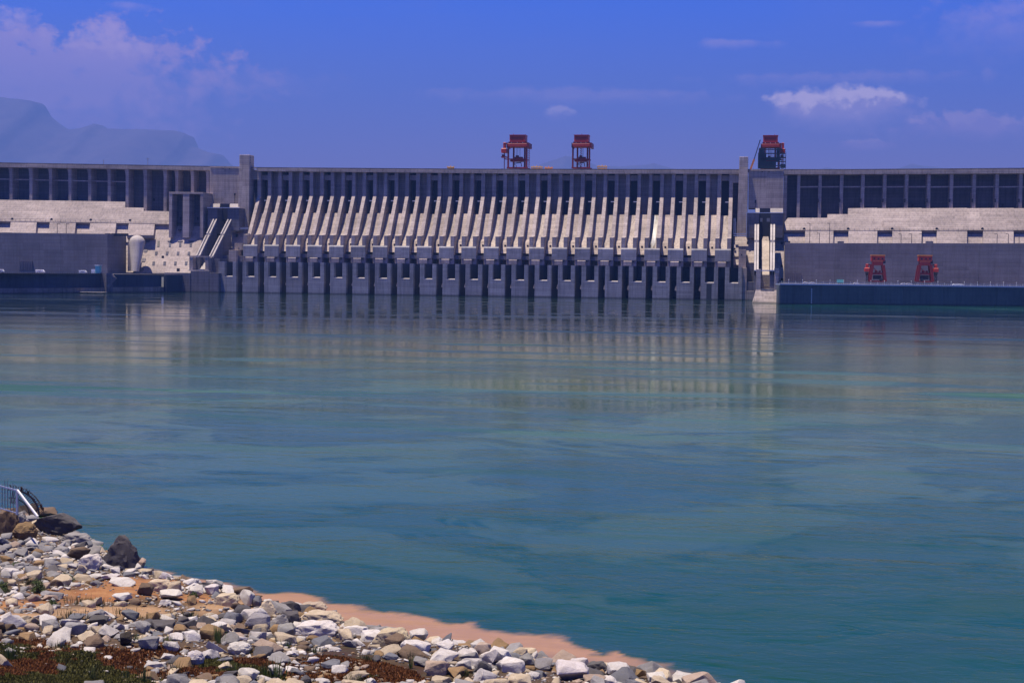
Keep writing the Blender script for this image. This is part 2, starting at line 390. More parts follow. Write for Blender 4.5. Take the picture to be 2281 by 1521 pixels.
# crest beam in 21 m segments with a parapet course on top
def crest_run(px0, px1, parent, bottom, Yf=YB, th=24, step=21.0, wall=None):
    xa, xb = P(px0, 375, Yf).x, P(px1, 375, Yf).x
    n = max(1, round((xb-xa)/step)); 
    for i in range(n):
        x0 = xa+(xb-xa)*i/n; x1 = xa+(xb-xa)*(i+1)/n
        p0 = PX((x0, Yf, 118))[0]; p1 = PX((x1, Yf, 118))[0]
        z0t, z1t = P(p0, crest(p0), Yf).z, P(p1, crest(p1), Yf).z
        z0b, z1b = P(p0, bottom(p0), Yf).z, P(p1, bottom(p1), Yf).z
        g = 0.12
        mb = MB().extr([(x0+g, Yf, z0b), (x1-g, Yf, z1b), (x1-g, Yf, z1t-1.6), (x0+g, Yf, z0t-1.6)], (0, th, 0))
        build('deck_beam', mb, M['conc'], parent, bevel=0.06)
        mb = MB().extr([(x0, Yf+0.8, z0t-1.59), (x1, Yf+0.8, z1t-1.59), (x1, Yf+0.8, z1t), (x0, Yf+0.8, z0t)], (0, 1.2, 0))
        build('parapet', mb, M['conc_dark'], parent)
crest_run(572, 1647, dam, lambda p: float(np.interp(p, [565, 1100, 1650], [381.5, 386.6, 388])), th=1.98)
build('deck_slab', MB().box(X_first-12, X_last+S+6, YP, Y0+64, ZB+3.21, ZB+4.3), M['conc'], dam)
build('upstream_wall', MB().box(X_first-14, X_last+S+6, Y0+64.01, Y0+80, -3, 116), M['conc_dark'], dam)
# short ends of the spillway
build('end_wall', MB().pbox(561, 577, 381, 400, YP+1, 20), M['conc'], dam)
build('end_wall', MB().pbox(562, 577.5, 400.5, 545, YP+12, 8), M['conc_dark'], dam)
build('end_wall', MB().pbox(1625.5, 1646, 379, 407, YP+0.5, 20), M['conc'], dam)
build('end_wall', MB().pbox(1627, 1650, 407.3, 600, YP+10, 8), M['conc_dark'], dam)

# ------------------------------------------------------------------ generic pieces for the dam sections
CS = Y0-24.2                       # slope plane  y - .7 z = CS
NRM = Vector((0, 1, -0.7)).normalized()
def slope_poly(pix, off, th, name, mat, parent):
    pts = [SL(x, y, CS+off) for x, y in pix]
    return build(name, MB().extr(pts, NRM*th), mat, parent)
def wall_poly(pix, Y, depth, name, mat, parent, bevel=0):
    return build(name, MB().extr([P(x, y, Y) for x, y in pix], (0, depth, 0)), mat, parent, bevel=bevel)

def buttress(px, w, py0, py1, parent, haunch=0, Yf=YP):
    x0, x1 = P(px-w/2, (py0+py1)/2, Yf).x, P(px+w/2, (py0+py1)/2, Yf).x
    zt_, zb_ = P(px, py0, Yf).z, P(px, py1, Yf).z
    mb = MB().prof([(Yf, zb_-6), (Yf, zt_), (Yf+22, zt_), (Yf+22, zb_-6)], x0, x1)
    if haunch:
        mb.extr([(x0, Yf+.01, zt_), (x0-haunch, Yf+.01, zt_), (x0-haunch*.4, Yf+.01, zt_-2.2), (x0, Yf+.01, zt_-6.5)], (0, 21, 0))
    return build('buttress', mb, M['conc'], parent, bevel=0.1)

# ---- left power station dam
pdl = tag(empty('power_station_dam', P(150, 500, YP)), 'buttressed grey concrete dam section with pale sloping face behind the left powerhouse', 'dam')
lb = lambda p: float(np.interp(p, [-500, 0, 283, 468], [358, 372.5, 376.8, 380]))
crest_run(-330, 468, pdl, lb)
xs = [(-325+43.6*i, 6.4, 'a') for i in range(7)]
for px in [-281, -237, -193, -150, -106, -63, -19.5]: buttress(px, 6.4, lb(px), 446, pdl, 1.6)
for px in [24.3, 68.6, 112.3, 155.5, 199.6, 243]: buttress(px, 6.6, lb(px), 446, pdl, 1.8)
buttress(283, 6.6, lb(283), 462, pdl, 1.5)
buttress(323.5, 7.0, lb(323), 471, pdl, 1.2)
for px, y1 in [(367.8, 469), (393.8, 445), (428.6, 445), (463, 445)]: buttress(px, 7, lb(px), y1, pdl, 1.4)
def cell_wall(px0, px1, py0, py1, n, parent, yo=13):
    for i in range(n):
        a = px0+(px1-px0)*i/n; b = px0+(px1-px0)*(i+1)/n
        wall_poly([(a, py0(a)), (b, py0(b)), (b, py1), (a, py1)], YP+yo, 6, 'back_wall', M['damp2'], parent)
cell_wall(-330, 468, lb, 560, 19, pdl)
for i in range(-8, 6):             # thin strut across each bay
    a, b = 27.6+43.7*i, 27.6+43.7*i+37.5
    wall_poly([(a, 398+.022*a), (b, 398+.022*b), (b, 400.4+.022*b), (a, 400.4+.022*a)], YP+3, 1.2, 'strut', M['conc'], pdl)
slope_poly([(-330, 440), (279, 449.5), (279, 497), (-330, 487.5)], 0, 6, 'slope_face', M['conc'], pdl)
slope_poly([(279.2, 462), (320, 463), (320, 497.8), (279.2, 497)], 0, 6, 'slope_face', M['conc'], pdl)
slope_poly([(320.2, 470), (376.5, 471), (376.5, 499), (320.2, 498)], 0, 6, 'slope_face', M['conc'], pdl)
slope_poly([(-330, 487), (376.5, 498), (376.5, 505), (-330, 494)], 5.2, 4, 'step', M['conc_dark'], pdl)  # dark strip, shade of the step put into its colour
for a in (-328, -241, -154, -67, 20, 107, 197, 283):
    dxp = -3
    slope_poly([(a+4, 493.2+.012*a), (a+62, 494.2+.012*a), (a+58, 530), (a, 530)], 0.5, 7, 'penstock_casing', M['conc'], pdl)
slope_poly([(-330, 494), (376.4, 505), (376.4, 540), (-330, 535)], 5.0, 4, 'slope_face', M['conc'], pdl)
for a in (27.5, 115, 202.5, 290):
    p = SL(a, 488.5+.012*a-1, CS)
    build('gallery_mouth', MB().rod(p+Vector((0, -0.6, 0)), p+Vector((0, 2, 0)), 1.25, n=10).box(p.x-1.25, p.x+1.25, p.y-.6, p.y+2, p.z-2.4, p.z), M['black'], pdl)
for (a, y) in ((171, 441), (343, 445)):
    p = P(a, y, YP+12.6); build('gallery_mouth', MB().box(p.x-.9, p.x+.9, p.y, p.y+.5, p.z-1.3, p.z+1.3), M['black'], pdl)
mbp = MB()
for i in range(-20, 34):           # guard posts along the foot of the slope
    a = i*11.2; p = SL(a, 490.2+.0165*a, CS-.4); mbp.box(p.x-.12, p.x+.12, p.y-.12, p.y+.12, p.z, p.z+1.3)
a = SL(-220, 486.5, CS-.4); b = SL(373, 495.5, CS-.4)
mbp.bar(a+Vector((0, 0, 1.2)), b+Vector((0, 0, 1.4)), .16)
tag(build('guard_rail', mbp, M['steel'], pdl), kind='stuff')
# lower lit slope with rows of blockouts
slope_poly([(342, 504), (480, 504), (470, 530), (448, 609), (296, 609)], 4.5, 6, 'slope_face', M['conc'], pdl)

slope_poly([(262, 522), (341, 522), (300, 612), (262, 612)], 7.5, 5, 'slope_face', M['conc'], pdl)
for row, (y, h, xsb) in enumerate([(543, 13, (352.5, 378, 401, 424.5)), (564.5, 7.5, (347.5, 371.5, 396, 420)), (586.5, 8, (341.5, 366, 390, 414))]):
    for j, x in enumerate(xsb):
        w = 3.4 if row else 3.0; hh = h/2
        slope_poly([(x-w*.8, y+hh), (x+w*.8, y+hh), (x+w*1.1, y-hh), (x-w*.5, y-hh)], 4.0, 1.2, 'recess', M['black' if (row == 0 and j == 0) else 'damp2'], pdl)  # flush dark plates, the shade inside each recess is in their colour
        if row == 0 and j: slope_poly([(x-w*1.6, y-hh+1.4), (x+w*1.9, y-hh+1.4), (x+w*1.9, y-hh-.8), (x-w*1.6, y-hh-.8)], 3.6, 1.2, 'recess_cap', M['conc_dark'], pdl)
for (x, y, w, h) in ((362.3, 573.5, 1.0, 1.7), (396.5, 603, 1.2, 2.2)):
    p = SL(x, y, CS+4.2); build('gallery_mouth', MB().box(p.x-w, p.x+w, p.y-.3, p.y+2, p.z-h, p.z+h), M['black'], pdl)
for i, y in enumerate((532, 553.5, 575, 597)):   # steps at the left edge of that slope
    x = 326-4.6*i; slope_poly([(x, y), (x+8, y), (x+6, y+8), (x-2, y+8)], 3.9, 3, 'notch', M['conc_dark'], pdl)

# frame tower with two tall openings
ft = tag(empty('frame_tower', P(414, 520, 1340)), 'tall concrete frame with two dark vertical openings, left of the inclined chute', 'concrete frame')
YF = 1350
for (a, b) in ((376.5, 383.4), (407.4, 421.8), (446, 453)):
    wall_poly([(a, 432.5), (b, 432.5), (b-.6, 529.5), (a-.6, 529.5)], YF, 28, 'column', M['conc'], ft, 0.1)
wall_poly([(376.5, 427.8), (453.2, 428.6), (453.2, 432.4), (376.5, 432.4)], YF-.2, 28, 'lintel', M['conc'], ft, 0.1)
for (a, b) in ((383.4, 407.4), (421.8, 446)):
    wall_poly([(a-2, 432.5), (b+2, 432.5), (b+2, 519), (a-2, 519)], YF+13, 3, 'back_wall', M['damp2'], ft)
    wall_poly([(a+3, 497), (b-1, 497), (b-1, 498.3), (a+3, 498.3)], YF+11.6, 1, 'walkway', M['black'], ft)
    p = P(a+19, 487, YF+12.8); build('doorway', MB().box(p.x-.8, p.x+.8, p.y-.1, p.y+.3, p.z-1.5, p.z+1.5), M['black'], ft)
p = P(400, 500, YF+8); build('ladder', MB().bar((p.x-.4, p.y, P(400, 498, YF).z), (p.x-.4, p.y, P(400, 520, YF).z), .18).bar((p.x+.8, p.y, P(400, 498, YF).z), (p.x+.8, p.y, P(400, 520, YF).z), .18).box(p.x-1.2, p.x+1.6, p.y-1, p.y+1, P(400, 513, YF).z, P(400, 511, YF).z), M['black'], ft)
build('upper_wall', MB().pbox(456, 469, 433, 505, YF+20, 12), M['conc_dark'], ft)

# plain block wall and tower left of the spillway
bw = tag(empty('block_wall', P(500, 455, YP-3)), 'plain grey concrete wall block below the crest between the buttresses and the left lift tower', 'wall')
wall_poly([(467.5, crest(467)+1.0), (534, crest(534)+1.0), (533, 500), (466.5, 500)], YP-2.4, 26, 'wall_panel', M['conc'], bw)
crest_run(468, 572, bw, lambda p: crest(p)+2.3, Yf=YP-2.9, th=2)
for x in (497, 511.5): p = P(x, 376.5, YP-2.4); build('scupper', MB().box(p.x-.5, p.x+.5, p.y-.15, p.y+1, p.z-.4, p.z+.4), M['black'], bw)
t1 = tag(empty('lift_tower', P(544, 520, YP-6)), 'square concrete lift tower rising above the crest at the left end of the spillway', 'tower')
def tower(t, a, b, ytop, ybot, tap, Yf):
    z0, z1 = P(a, ybot, Yf).z, P(a, ytop, Yf).z
    x0, x1 = P(a, ytop, Yf).x, P(b, ytop, Yf).x; d = 13
    sl_ = 2.2
    build('shaft', MB().add([(x0-.9, Yf-sl_, z0), (x1+.2, Yf-sl_, z0), (x1+.2, Yf+d, z0), (x0-.9, Yf+d, z0), (x0, Yf, z1-10), (x1, Yf, z1-10), (x1, Yf+d, z1-10), (x0, Yf+d, z1-10)],
          [(0, 3, 2, 1), (4, 5, 6, 7), (0, 1, 5, 4), (1, 2, 6, 5), (2, 3, 7, 6), (3, 0, 4, 7)]), M['conc'], t, bevel=.15)
    build('head', MB().box(x0+.05, x1-.05, Yf+.05, Yf+d, z1-9.99, z1), M['conc'], t, bevel=.2)
    return x0, x1, z0, z1
x0, x1, z0, z1 = tower(t1, 533.2, 556, 345, 520, 0, YP-7)
for k in range(3): build('notch', MB().box(x1-.3, x1+.12, YP-5, YP-3.8, z1-3-2.5*k, z1-2-2.5*k), M['black'], t1)
t2 = tag(empty('lift_tower', P(1657, 520, YP-6)), 'square concrete lift tower rising above the crest just left of the scaffolded crane', 'tower')
x0, x1, z0, z1 = tower(t2, 1647, 1666.5, 349.5, 530, 0, YP-7)
for k in range(3): build('notch', MB().box(x1-.3, x1+.12, YP-5, YP-3.8, z1-3-2.5*k, z1-2-2.5*k), M['black'], t2)

# ---- left inclined chute (log sluice)
sc = tag(empty('inclined_chute', P(470, 600, 1310)), 'inclined concrete chute with twin ribbed side walls descending left of the spillway', 'chute')
YS = 1352
slope_poly([(463, 462.5), (470, 454), (491, 454), (489, 462.5)], -4, 2, 'roof_slab', M['pipe'], sc)
slope_poly([(510, 462.5), (513, 454), (534, 454), (534, 462.5)], -4, 2, 'roof_slab', M['pipe'], sc)
p = P(500, 458, 1366); build('opening', MB().pbox(490, 511, 454, 462.5, 1362, 1), M['black'], sc)
build('head_wall', MB().pbox(462.5, 483.5, 463.3, 520, YS, 22), M['conc_dark'], sc, bevel=.1)
build('head_wall', MB().pbox(507, 533, 463.3, 514, YS, 22), M['conc_dark'], sc, bevel=.1)
build('gate', MB().pbox(480, 512, 464, 492, YS+14, 2), M['void'], sc)
build('back_wall', MB().pbox(455, 537, 464, 600, 1374, 10), M['conc_dark'], sc)
build('coping', MB().pbox(461, 534, 462.3, 463.6, YS-.8, 1.2), M['rail'], sc)
p = P(523, 433, YP-3.4); build('lamp_mast', MB().rod((p.x, p.y, P(523, 462, YP-3.4).z), (p.x, p.y, p.z), .25, n=6).box(p.x-.7, p.x+.7, p.y-.3, p.y+.3, p.z-1, p.z+1), M['black'], sc)
# walls: points by pixel on vertical planes that come forward as they descend
A0 = P(480, 488, YS+1); A1 = P(437, 571, 1312)
def incl(a, b, w, hh, name, mat, dz=0, t0=0, t1=1):
    d = Vector(b)-Vector(a); p = Vector(a)+d*t0; q = Vector(a)+d*t1
    mb = MB(); vs = []
    for c in (p, q):
        for (ddx, ddz) in ((0, -hh), (w, -hh), (w, 0), (0, 0)): vs.append((c.x+ddx, c.y, c.z+dz+ddz))
    mb.add(vs, [(0, 1, 2, 3), (7, 6, 5, 4), (0, 4, 5, 1), (1, 5, 6, 2), (2, 6, 7, 3), (3, 7, 4, 0)])
    return build(name, mb, mat, sc)
for (pt, pb) in (((474.5, 488), (436.5, 568.5)), ((507, 488.5), (465.5, 570.5))):
    a = P(pt[0], pt[1], YS-.5); b = P(pb[0], pb[1], 1313)
    for (t0, t1) in ((0, .40), (.45, 1)):
        incl(a, b, 1.15, 2.6, 'rib', M['pipe'], 0, t0, t1)
        incl(a+Vector((2.9, 0, 0)), b+Vector((2.9, 0, 0)), 1.15, 2.6, 'rib', M['pipe'], 0, t0, t1)
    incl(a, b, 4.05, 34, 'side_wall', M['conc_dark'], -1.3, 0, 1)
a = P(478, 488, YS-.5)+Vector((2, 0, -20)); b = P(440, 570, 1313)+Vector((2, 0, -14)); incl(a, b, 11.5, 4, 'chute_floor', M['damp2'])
# big shaded flank right of the chute
# box mouth
for (a, b) in ((421.5, 429.5), (457, 464.5)): build('jamb', MB().pbox(a, b, 573.5, 602, 1305, 14), M['conc'], sc, bevel=.1)
build('lintel', MB().pbox(421.5, 464.6, 570, 573.3, 1304.8, 3), M['conc'], sc)
build('back_wall', MB().pbox(429, 458, 573.6, 602, 1318, 2), M['conc_dark'], sc)
build('sill', MB().pbox(421, 465, 601.4, 603, 1304.3, 10), M['pipe'], sc)
build('curved_floor', MB().prof([(1317.5, P(440, 585, 1317).z), (1311, P(440, 598, 1311).z), (1306, P(440, 601, 1306).z), (1306, P(440, 604, 1306).z), (1317.5, P(440, 604, 1306).z)], P(446, 590, 1310).x, P(457, 590, 1310).x), M['pipe'], sc)
# ---- low concrete blocks between the chute and the first bucket
lw = tag(empty('river_wall', P(425, 650, 1302)), 'weathered grey concrete river wall under the box mouth of the inclined chute', 'wall')
build('wall_panel', MB().pbox(366, 424, 607.5, 660, 1301, 22), M['conc_dark'], lw, bevel=.1)
build('wall_panel', MB().pbox(424.3, 466, 603.3, 660, 1301.3, 22), M['conc_dark'], lw, bevel=.1)
build('wall_panel', MB().pbox(466.3, 487, 608, 660, 1301, 22), M['conc_dark'], lw, bevel=.1)
build('flank', MB().pbox(464.8, 489, 575, 608, 1314, 30), M['conc_dark'], lw)
bs = tag(empty('stepped_block', P(515, 575, 1335)), 'stepped grey blocks and a small cube with a round hole beside the first flip bucket', 'concrete block')
slope_poly([(517.5, 517), (556, 514), (546, 560), (511.5, 560)], 9, 5, 'slope_face', M['conc'], bs)
p = SL(527.5, 526, CS+9); build('slot', MB().box(p.x-.9, p.x+.9, p.y-.9, p.y+2, p.z-1.9, p.z+1.9), M['black'], bs)
build('cube', MB().pbox(522.5, 540.5, 542, 557, 1343, 12), M['conc'], bs, bevel=.1)
p = P(532, 553.5, 1343); build('hole', MB().rod((p.x, p.y-.1, p.z), (p.x, p.y+.4, p.z), .65, n=10), M['black'], bs)
build('block', MB().pbox(509.5, 526.5, 557.4, 583, 1333, 14), M['conc'], bs, bevel=.1)
build('block', MB().pbox(497, 509.3, 569, 584, 1334, 14), M['conc_dark'], bs, bevel=.1)
build('block', MB().pbox(526.8, 541, 570, 584, 1338, 14), M['conc_dark'], bs, bevel=.1)
build('rail', MB().pbox(535, 552, 507, 508, 1346, 3).pbox(535, 552, 509.8, 510.8, 1346, 3), M['rail'], bs)
build('wall_base', MB().pbox(489, 545, 584.5, 655, 1330, 12), M['conc_dark'], bs)

# ---- left powerhouse
ph = tag(empty('powerhouse', P(120, 600, 1290)), 'long windowless grey concrete powerhouse at the left edge with its dark end wall visible', 'powerhouse')
def facade(parent, edges, ytop, ybot, Y, depth, mat):
    for a, b in zip(edges[:-1], edges[1:]):
        xa, xb = P(a, 560, Y).x, P(b, 560, Y).x
        zz = P(edges[-1], 640, Y)
        wall = MB().extr([(xa+.06, Y, P(a, ybot(a), Y).z), (xb-.06, Y, P(b, ybot(b), Y).z), (xb-.06, Y, P(b, ytop(b), Y).z), (xa+.06, Y, P(a, ytop(a), Y).z)], (0, depth, 0))
        build('wall_panel', wall, mat, parent, bevel=.08)
facade(ph, [-330, -230, -115, -20, 38, 135, 239.3], lambda a: 518.2+.012*a, lambda a: 612, 1290, 4, M['wall'])
xe = P(239.3, 560, 1290).x; zr = P(238, 521, 1290).z
build('end_wall', MB().box(xe-4, xe-.002, 1294.01, 1331, 2, zr), M['wall'], ph)
build('roof', MB().box(P(-330, 560, 1290).x, xe-4.01, 1294.01, 1331, zr-8, zr-1.6), M['conc_dark'], ph)
for x, w in ((234, 2), (250, 3), (263, 3), (8, 4), (275, 1.5)):
    p = P(x, 519, 1300); build('roof_unit', MB().box(p.x-w, p.x+w, p.y+4, p.y+8, zr-1.6, zr+.9), M['black'], ph)
d0 = build('roller_door', MB().pbox(42, 72.5, 581, 602, 1289.4, .5), M['door'], ph)
for i in range(8):
    x = 43+i*3.9; build('slat', MB().pbox(x, x+1.2, 582, 601.5, 1289.1, .28), M['conc_dark'], d0)
# ---- penstock
pk = tag(empty('penstock', P(302, 604, 1318)), 'pale tapering concrete penstock with rounded top rising beside the end of the left powerhouse', 'pipe')
mb = MB(); ring = 20; K = 14
top, bot = P(305.5, 541, 1326), P(301, 604, 1316)
prev = None; vs = []; fs = []
sec = []
for j in range(8):
    a = j/7*math.pi/2; sec.append((top+Vector((0, 0, 1))*(math.cos(a)*7.3), math.sin(a)*7.6))
for j in range(1, 9):
    t = j/8; sec.append((top.lerp(bot, t), 7.6-3.9*t**.9))
for c, rr in sec:
    for i in range(ring):
        th = 2*math.pi*i/ring; vs.append((c.x+math.cos(th)*rr, c.y+math.sin(th)*rr, c.z))
for j in range(len(sec)-1):
    for i in range(ring): fs.append((j*ring+i, j*ring+(i+1) % ring, (j+1)*ring+(i+1) % ring, (j+1)*ring+i))
mb.add(vs, fs); build('pipe', mb, M['pipe'], pk, smooth=True)
build('cradle', MB().pbox(284.5, 292, 540, 604, 1322, 14), M['conc'], pk)
build('cradle', MB().pbox(283, 338, 524, 530, 1345, 8), M['conc_dark'], pk)

# ---- left quay
q1 = tag(empty('quay_wall', G(120, 653)), 'dark blue quay wall below the left powerhouse on a stained tan footing', 'quay')
gp = [(-420, 661), (0, 655), (128, 653.8), (232, 652.6), (246, 652.5), (367, 651.2)]
gw = [G(*p) for p in gp]
QT = 16.8
def pan(a, b, z0, z1, th, name, mat, parent, out=0.0, n=1, g=.08):
    a = Vector((a.x, a.y, 0)); b = Vector((b.x, b.y, 0)); d = (b-a).normalized(); nn = Vector((-d.y, d.x, 0))
    if nn.y < 0: nn = -nn
    for i in range(n):
        p = a.lerp(b, i/n)+d*g-nn*out; q = a.lerp(b, (i+1)/n)-d*g-nn*out
        build(name, MB().extr([(p.x, p.y, z0), (q.x, q.y, z0), (q.x, q.y, z1), (p.x, p.y, z1)], nn*th), mat, parent)
for a, b, n in ((gw[0], gw[1], 8), (gw[1], gw[2], 5), (gw[2], gw[3], 4)):
    pan(a, b, 4.6, QT, 8, 'wall_panel', M['quay_dark'], q1, -3.5, n)
    pan(a, b, -3, 4.5, 12, 'footing', M['foot'], q1, 0.0, 1, 0.02)
pan(gw[3], gw[4], -3, QT+.3, 14, 'pilaster', M['conc_dark'], q1, 2.5)
pan(gw[4], gw[5], 5.0, QT-.6, 8, 'wall_panel', M['quay_dark'], q1, -3.5, 6)
pan(gw[4], gw[5], -3, 4.9, 12, 'footing', M['foot'], q1, -1.0, 1, .02)
# deck slab joining quay and powerhouse
dk = MB().add([(gw[0].x, gw[0].y+12, QT-.6), (gw[3].x, gw[3].y+12, QT-.6), (gw[5].x, gw[5].y+10, QT-.6), (gw[5].x, 1300, QT-.6), (xe+10, 1330, QT-.6), (gw[0].x, 1330, QT-.6)], [(0, 1, 2, 3, 4, 5)])
build('deck', dk, M['conc_dark'], q1)
mbr = MB()
for a, b in ((gw[0], gw[1]), (gw[1], gw[3]), (gw[4], gw[5])):
    L = (b-a).length; n = int(L/2.2)
    for i in range(n+1):
        p = a.lerp(b, i/n)+Vector((0, 4, 0)); mbr.box(p.x-.09, p.x+.09, p.y-.09, p.y+.09, QT-.6, QT+1.1)
    mbr.bar(a+Vector((0, 4, QT+1.05)), b+Vector((0, 4, QT+1.05)), .13); mbr.bar(a+Vector((0, 4, QT+.5)), b+Vector((0, 4, QT+.5)), .1)
tag(build('guard_rail', mbr, M['steel'], q1), kind='stuff')
build('return_wall', MB().box(gw[5].x-1.5, gw[5].x+1.2, gw[5].y+1, 1301.5, -3, QT-.8), M['quay_dark'], q1)
# bracket leaning on the pilaster, kiosk, cars, raft
p = P(258, 612, gw[3].y-3)
tag(build('fender_arm', MB().bar(P(240, 640, gw[3].y-6), P(258, 618, gw[3].y-4), 1.6, 2.2).bar(P(250, 612, gw[3].y-4), P(258, 622, gw[3].y-4), 1.2, 1.2), M['conc_dark'], None, loc=p), 'short slanting arm with a white block at its head on the left quay', 'bracket')
ks = tag(empty('kiosk', (P(219, 600, 1180).x, 1180, QT-.6)), 'small turquoise kiosk with a white roof on the left quay by the powerhouse', 'kiosk')
kp = P(219, 600, 1180)
build('cabin', MB().box(kp.x-1.9, kp.x+1.9, 1178, 1182, QT-.6, P(219, 592, 1180).z), M['teal'], ks)
build('roof', MB().box(kp.x-2.3, kp.x+2.3, 1177.5, 1182.5, P(219, 592, 1180).z+.01, P(219, 590.3, 1180).z), M['white'], ks)
build('step', MB().box(kp.x-5.5, kp.x-1.95, 1178, 1181, QT-.6, P(219, 599.8, 1180).z), M['white'], ks)
def car(px, Y, base, label, L=4.4, name='parked_car', cat='car', mat='white', k=1.0, flip=False):
    e = tag(empty(name, (P(px, 628, Y).x, Y, base)), label, cat); x = e.location.x
    pr = [(-.5, .35), (-.5, .85), (-.42, 1.0), (-.3, 1.5), (.18, 1.5), (.3, 1.0), (.5, .8), (.5, .35)] if name == 'parked_car' else [(-.5, .4), (-.5, 2.2), (.32, 2.2), (.42, 1.3), (.5, 1.1), (.5, .4)]
    build('body', MB().extr([(x+a*L, Y-.9, base+b*k) for a, b in pr], (0, 1.8, 0)), M[mat], e, bevel=.08)
    build('window', MB().extr([(x-.27*L, Y-.93, base+1.02*k), (x+.2*L, Y-.93, base+1.02*k), (x+.14*L, Y-.93, base+1.4*k), (x-.22*L, Y-.93, base+1.4*k)], (0, 1.86, 0)), M['glass'], e)
    for w in (-.3, .3): build('wheel', MB().rod((x+w*L, Y-.95, base+.35), (x+w*L, Y+.95, base+.35), .35, n=10), M['black'], e)
car(90, 1130, QT-.5, 'white van on the left quay, farther left than the turquoise kiosk', 8, 'parked_van', 'van', k=1.35)
car(185, 1160, QT-.5, 'white van on the left quay, next to the turquoise kiosk', 7, 'parked_van', 'van', k=1.3)
car(2, 1130, QT-.5, 'white van on the left quay at the very edge of the picture', 6, 'parked_van', 'van', k=1.3)
rf = G(214, 653.5)
rft = tag(empty('raft', (rf.x, rf.y-6, 0)), 'flat pale pink raft moored on the water below the left quay', 'raft')
build('deck', MB().box(rf.x-11.5, rf.x+11.5, rf.y-9, rf.y-3, .5, 1.3), M['pipe'], rft, bevel=.1)
for k in range(4): build('float', MB().rod((rf.x-10+6.5*k, rf.y-8.7, .2), (rf.x-10+6.5*k, rf.y-3.3, .2), .5, n=10), M['black'], rft)
# lamp standards and aerials on the crest
def mast(px, py, label, cross):
    p0 = P(px, crest(px)+.5, YB+6); z = P(px, py, YB+6).z
    e = tag(empty('mast', p0), label, 'mast')
    build('pole', MB().rod((p0.x, p0.y, p0.z-2), (p0.x, p0.y, z), .22, .16, n=6), M['steel'], e)
    build('arm', MB().bar((p0.x-cross, p0.y, z-1.2), (p0.x+cross, p0.y, z-1.2), .25), M['steel'], e)
    if cross > 1: build('arm', MB().bar((p0.x-cross*.7, p0.y, z-2.4), (p0.x+cross*.7, p0.y, z-2.4), .22), M['steel'], e)
mast(230.8, 356, 'thin mast with a short arm on the crest, the left of two masts', .8)
mast(329.3, 351.5, 'thin mast with two cross arms on the crest, the right of two masts', 1.6)

# ------------------------------------------------------------------ right of the spillway
rs = tag(empty('sluice_tower', P(1706, 640, 1180)), 'tall concrete sluice with twin pale ribs and flared waterside pier beside the right lift tower', 'sluice')
wall_poly([(1667.2, 378.2), (1745.5, 378.2), (1745, 464), (1667, 464)], YP-2.4, 26, 'wall_panel', M['conc'], rs)
crest_run(1646, 1746, rs, lambda p: crest(p)+2.3, Yf=YP-2.9, th=2, step=42)
for x in (1698, 1713): p = P(x, 383, YP-2.4); build('scupper', MB().box(p.x-.5, p.x+.5, p.y-.15, p.y+1, p.z-.4, p.z+.4), M['black'], rs)
slope_poly([(1683, 473.6), (1683, 464), (1692, 464), (1692, 473.6)], -4, 2, 'roof_slab', M['pipe'], rs)
slope_poly([(1716, 473.6), (1716, 464), (1744, 464), (1744, 473.6)], -4, 2, 'roof_slab', M['pipe'], rs)
build('opening', MB().pbox(1692.3, 1715.7, 464, 473.5, 1362, 1), M['black'], rs)
build('back_wall', MB().pbox(1663, 1745, 474, 650, 1372, 20), M['conc_dark'], rs)
build('coping', MB().pbox(1662, 1745, 473.4, 475, YS-.8, 1.2), M['rail'], rs)
build('ladder', MB().pbox(1662.3, 1663.3, 475, 530, YS-.8, .5), M['rail'], rs)
build('head_wall', MB().pbox(1663.5, 1690.5, 475.3, 530, YS, 18), M['conc_dark'], rs, bevel=.1)
build('head_wall', MB().pbox(1716.3, 1744, 475.3, 530, YS, 18), M['conc_dark'], rs, bevel=.1)
build('gate', MB().pbox(1690, 1717, 475, 560, YS+15, 2), M['void'], rs)
for a, b in ((1693.2, 1698.5), (1708, 1715)): build('gate_arm', MB().pbox(a, b, 486, 494, YS+6, 4), M['steel'], rs)
p = P(1683, 448, YP-3.4); build('lamp_mast', MB().rod((p.x, p.y, P(1683, 473, YP-3.4).z), (p.x, p.y, p.z), .25, n=6).box(p.x-.6, p.x+.6, p.y-.3, p.y+.3, p.z-2, p.z+1), M['black'], rs)
YE = 1180.0
def incl2(px0, px1, t0, t1, name, mat, drop, yoff=0):
    # wall running down and towards the river between (y 500, plane YS-2) and (y 601, plane YE)
    ends = []
    for t in (0, 1):
        Y = (YS-2)*(1-t)+(YE+2)*t; py = 499.5*(1-t)+601.5*t+yoff
        ends.append((P(px0-1.0*t, py, Y), P(px1-1.0*t, py, Y)))
    tt = lambda t: t*(YS-2)/((YE+2)*(1-t)+(YS-2)*t)     # even steps in the picture -> steps along the wall
    q = [(ends[0][0].lerp(ends[1][0], tt(t)), ends[0][1].lerp(ends[1][1], tt(t))) for t in (t0, t1)]
    (a, b), (c, d) = q; dn = Vector((0, 0, -drop))
    build(name, MB().add([a+dn, b+dn, b, a, c+dn, d+dn, d, c], [(0, 1, 2, 3), (7, 6, 5, 4), (0, 4, 5, 1), (1, 5, 6, 2), (2, 6, 7, 3), (3, 7, 4, 0)]), mat, rs)
for (a, b) in ((1681, 1684.8), (1687, 1690.7), (1716.3, 1720.3), (1722.8, 1726.4)):
    incl2(a, b, 0, .345, 'rib', M['pipe'], 4); incl2(a, b, .40, 1, 'rib', M['pipe'], 4)
incl2(1681, 1690.6, 0, 1, 'side_wall', M['conc_dark'], 22, 2.2); incl2(1716.4, 1726.3, 0, 1, 'side_wall', M['conc_dark'], 22, 2.2)
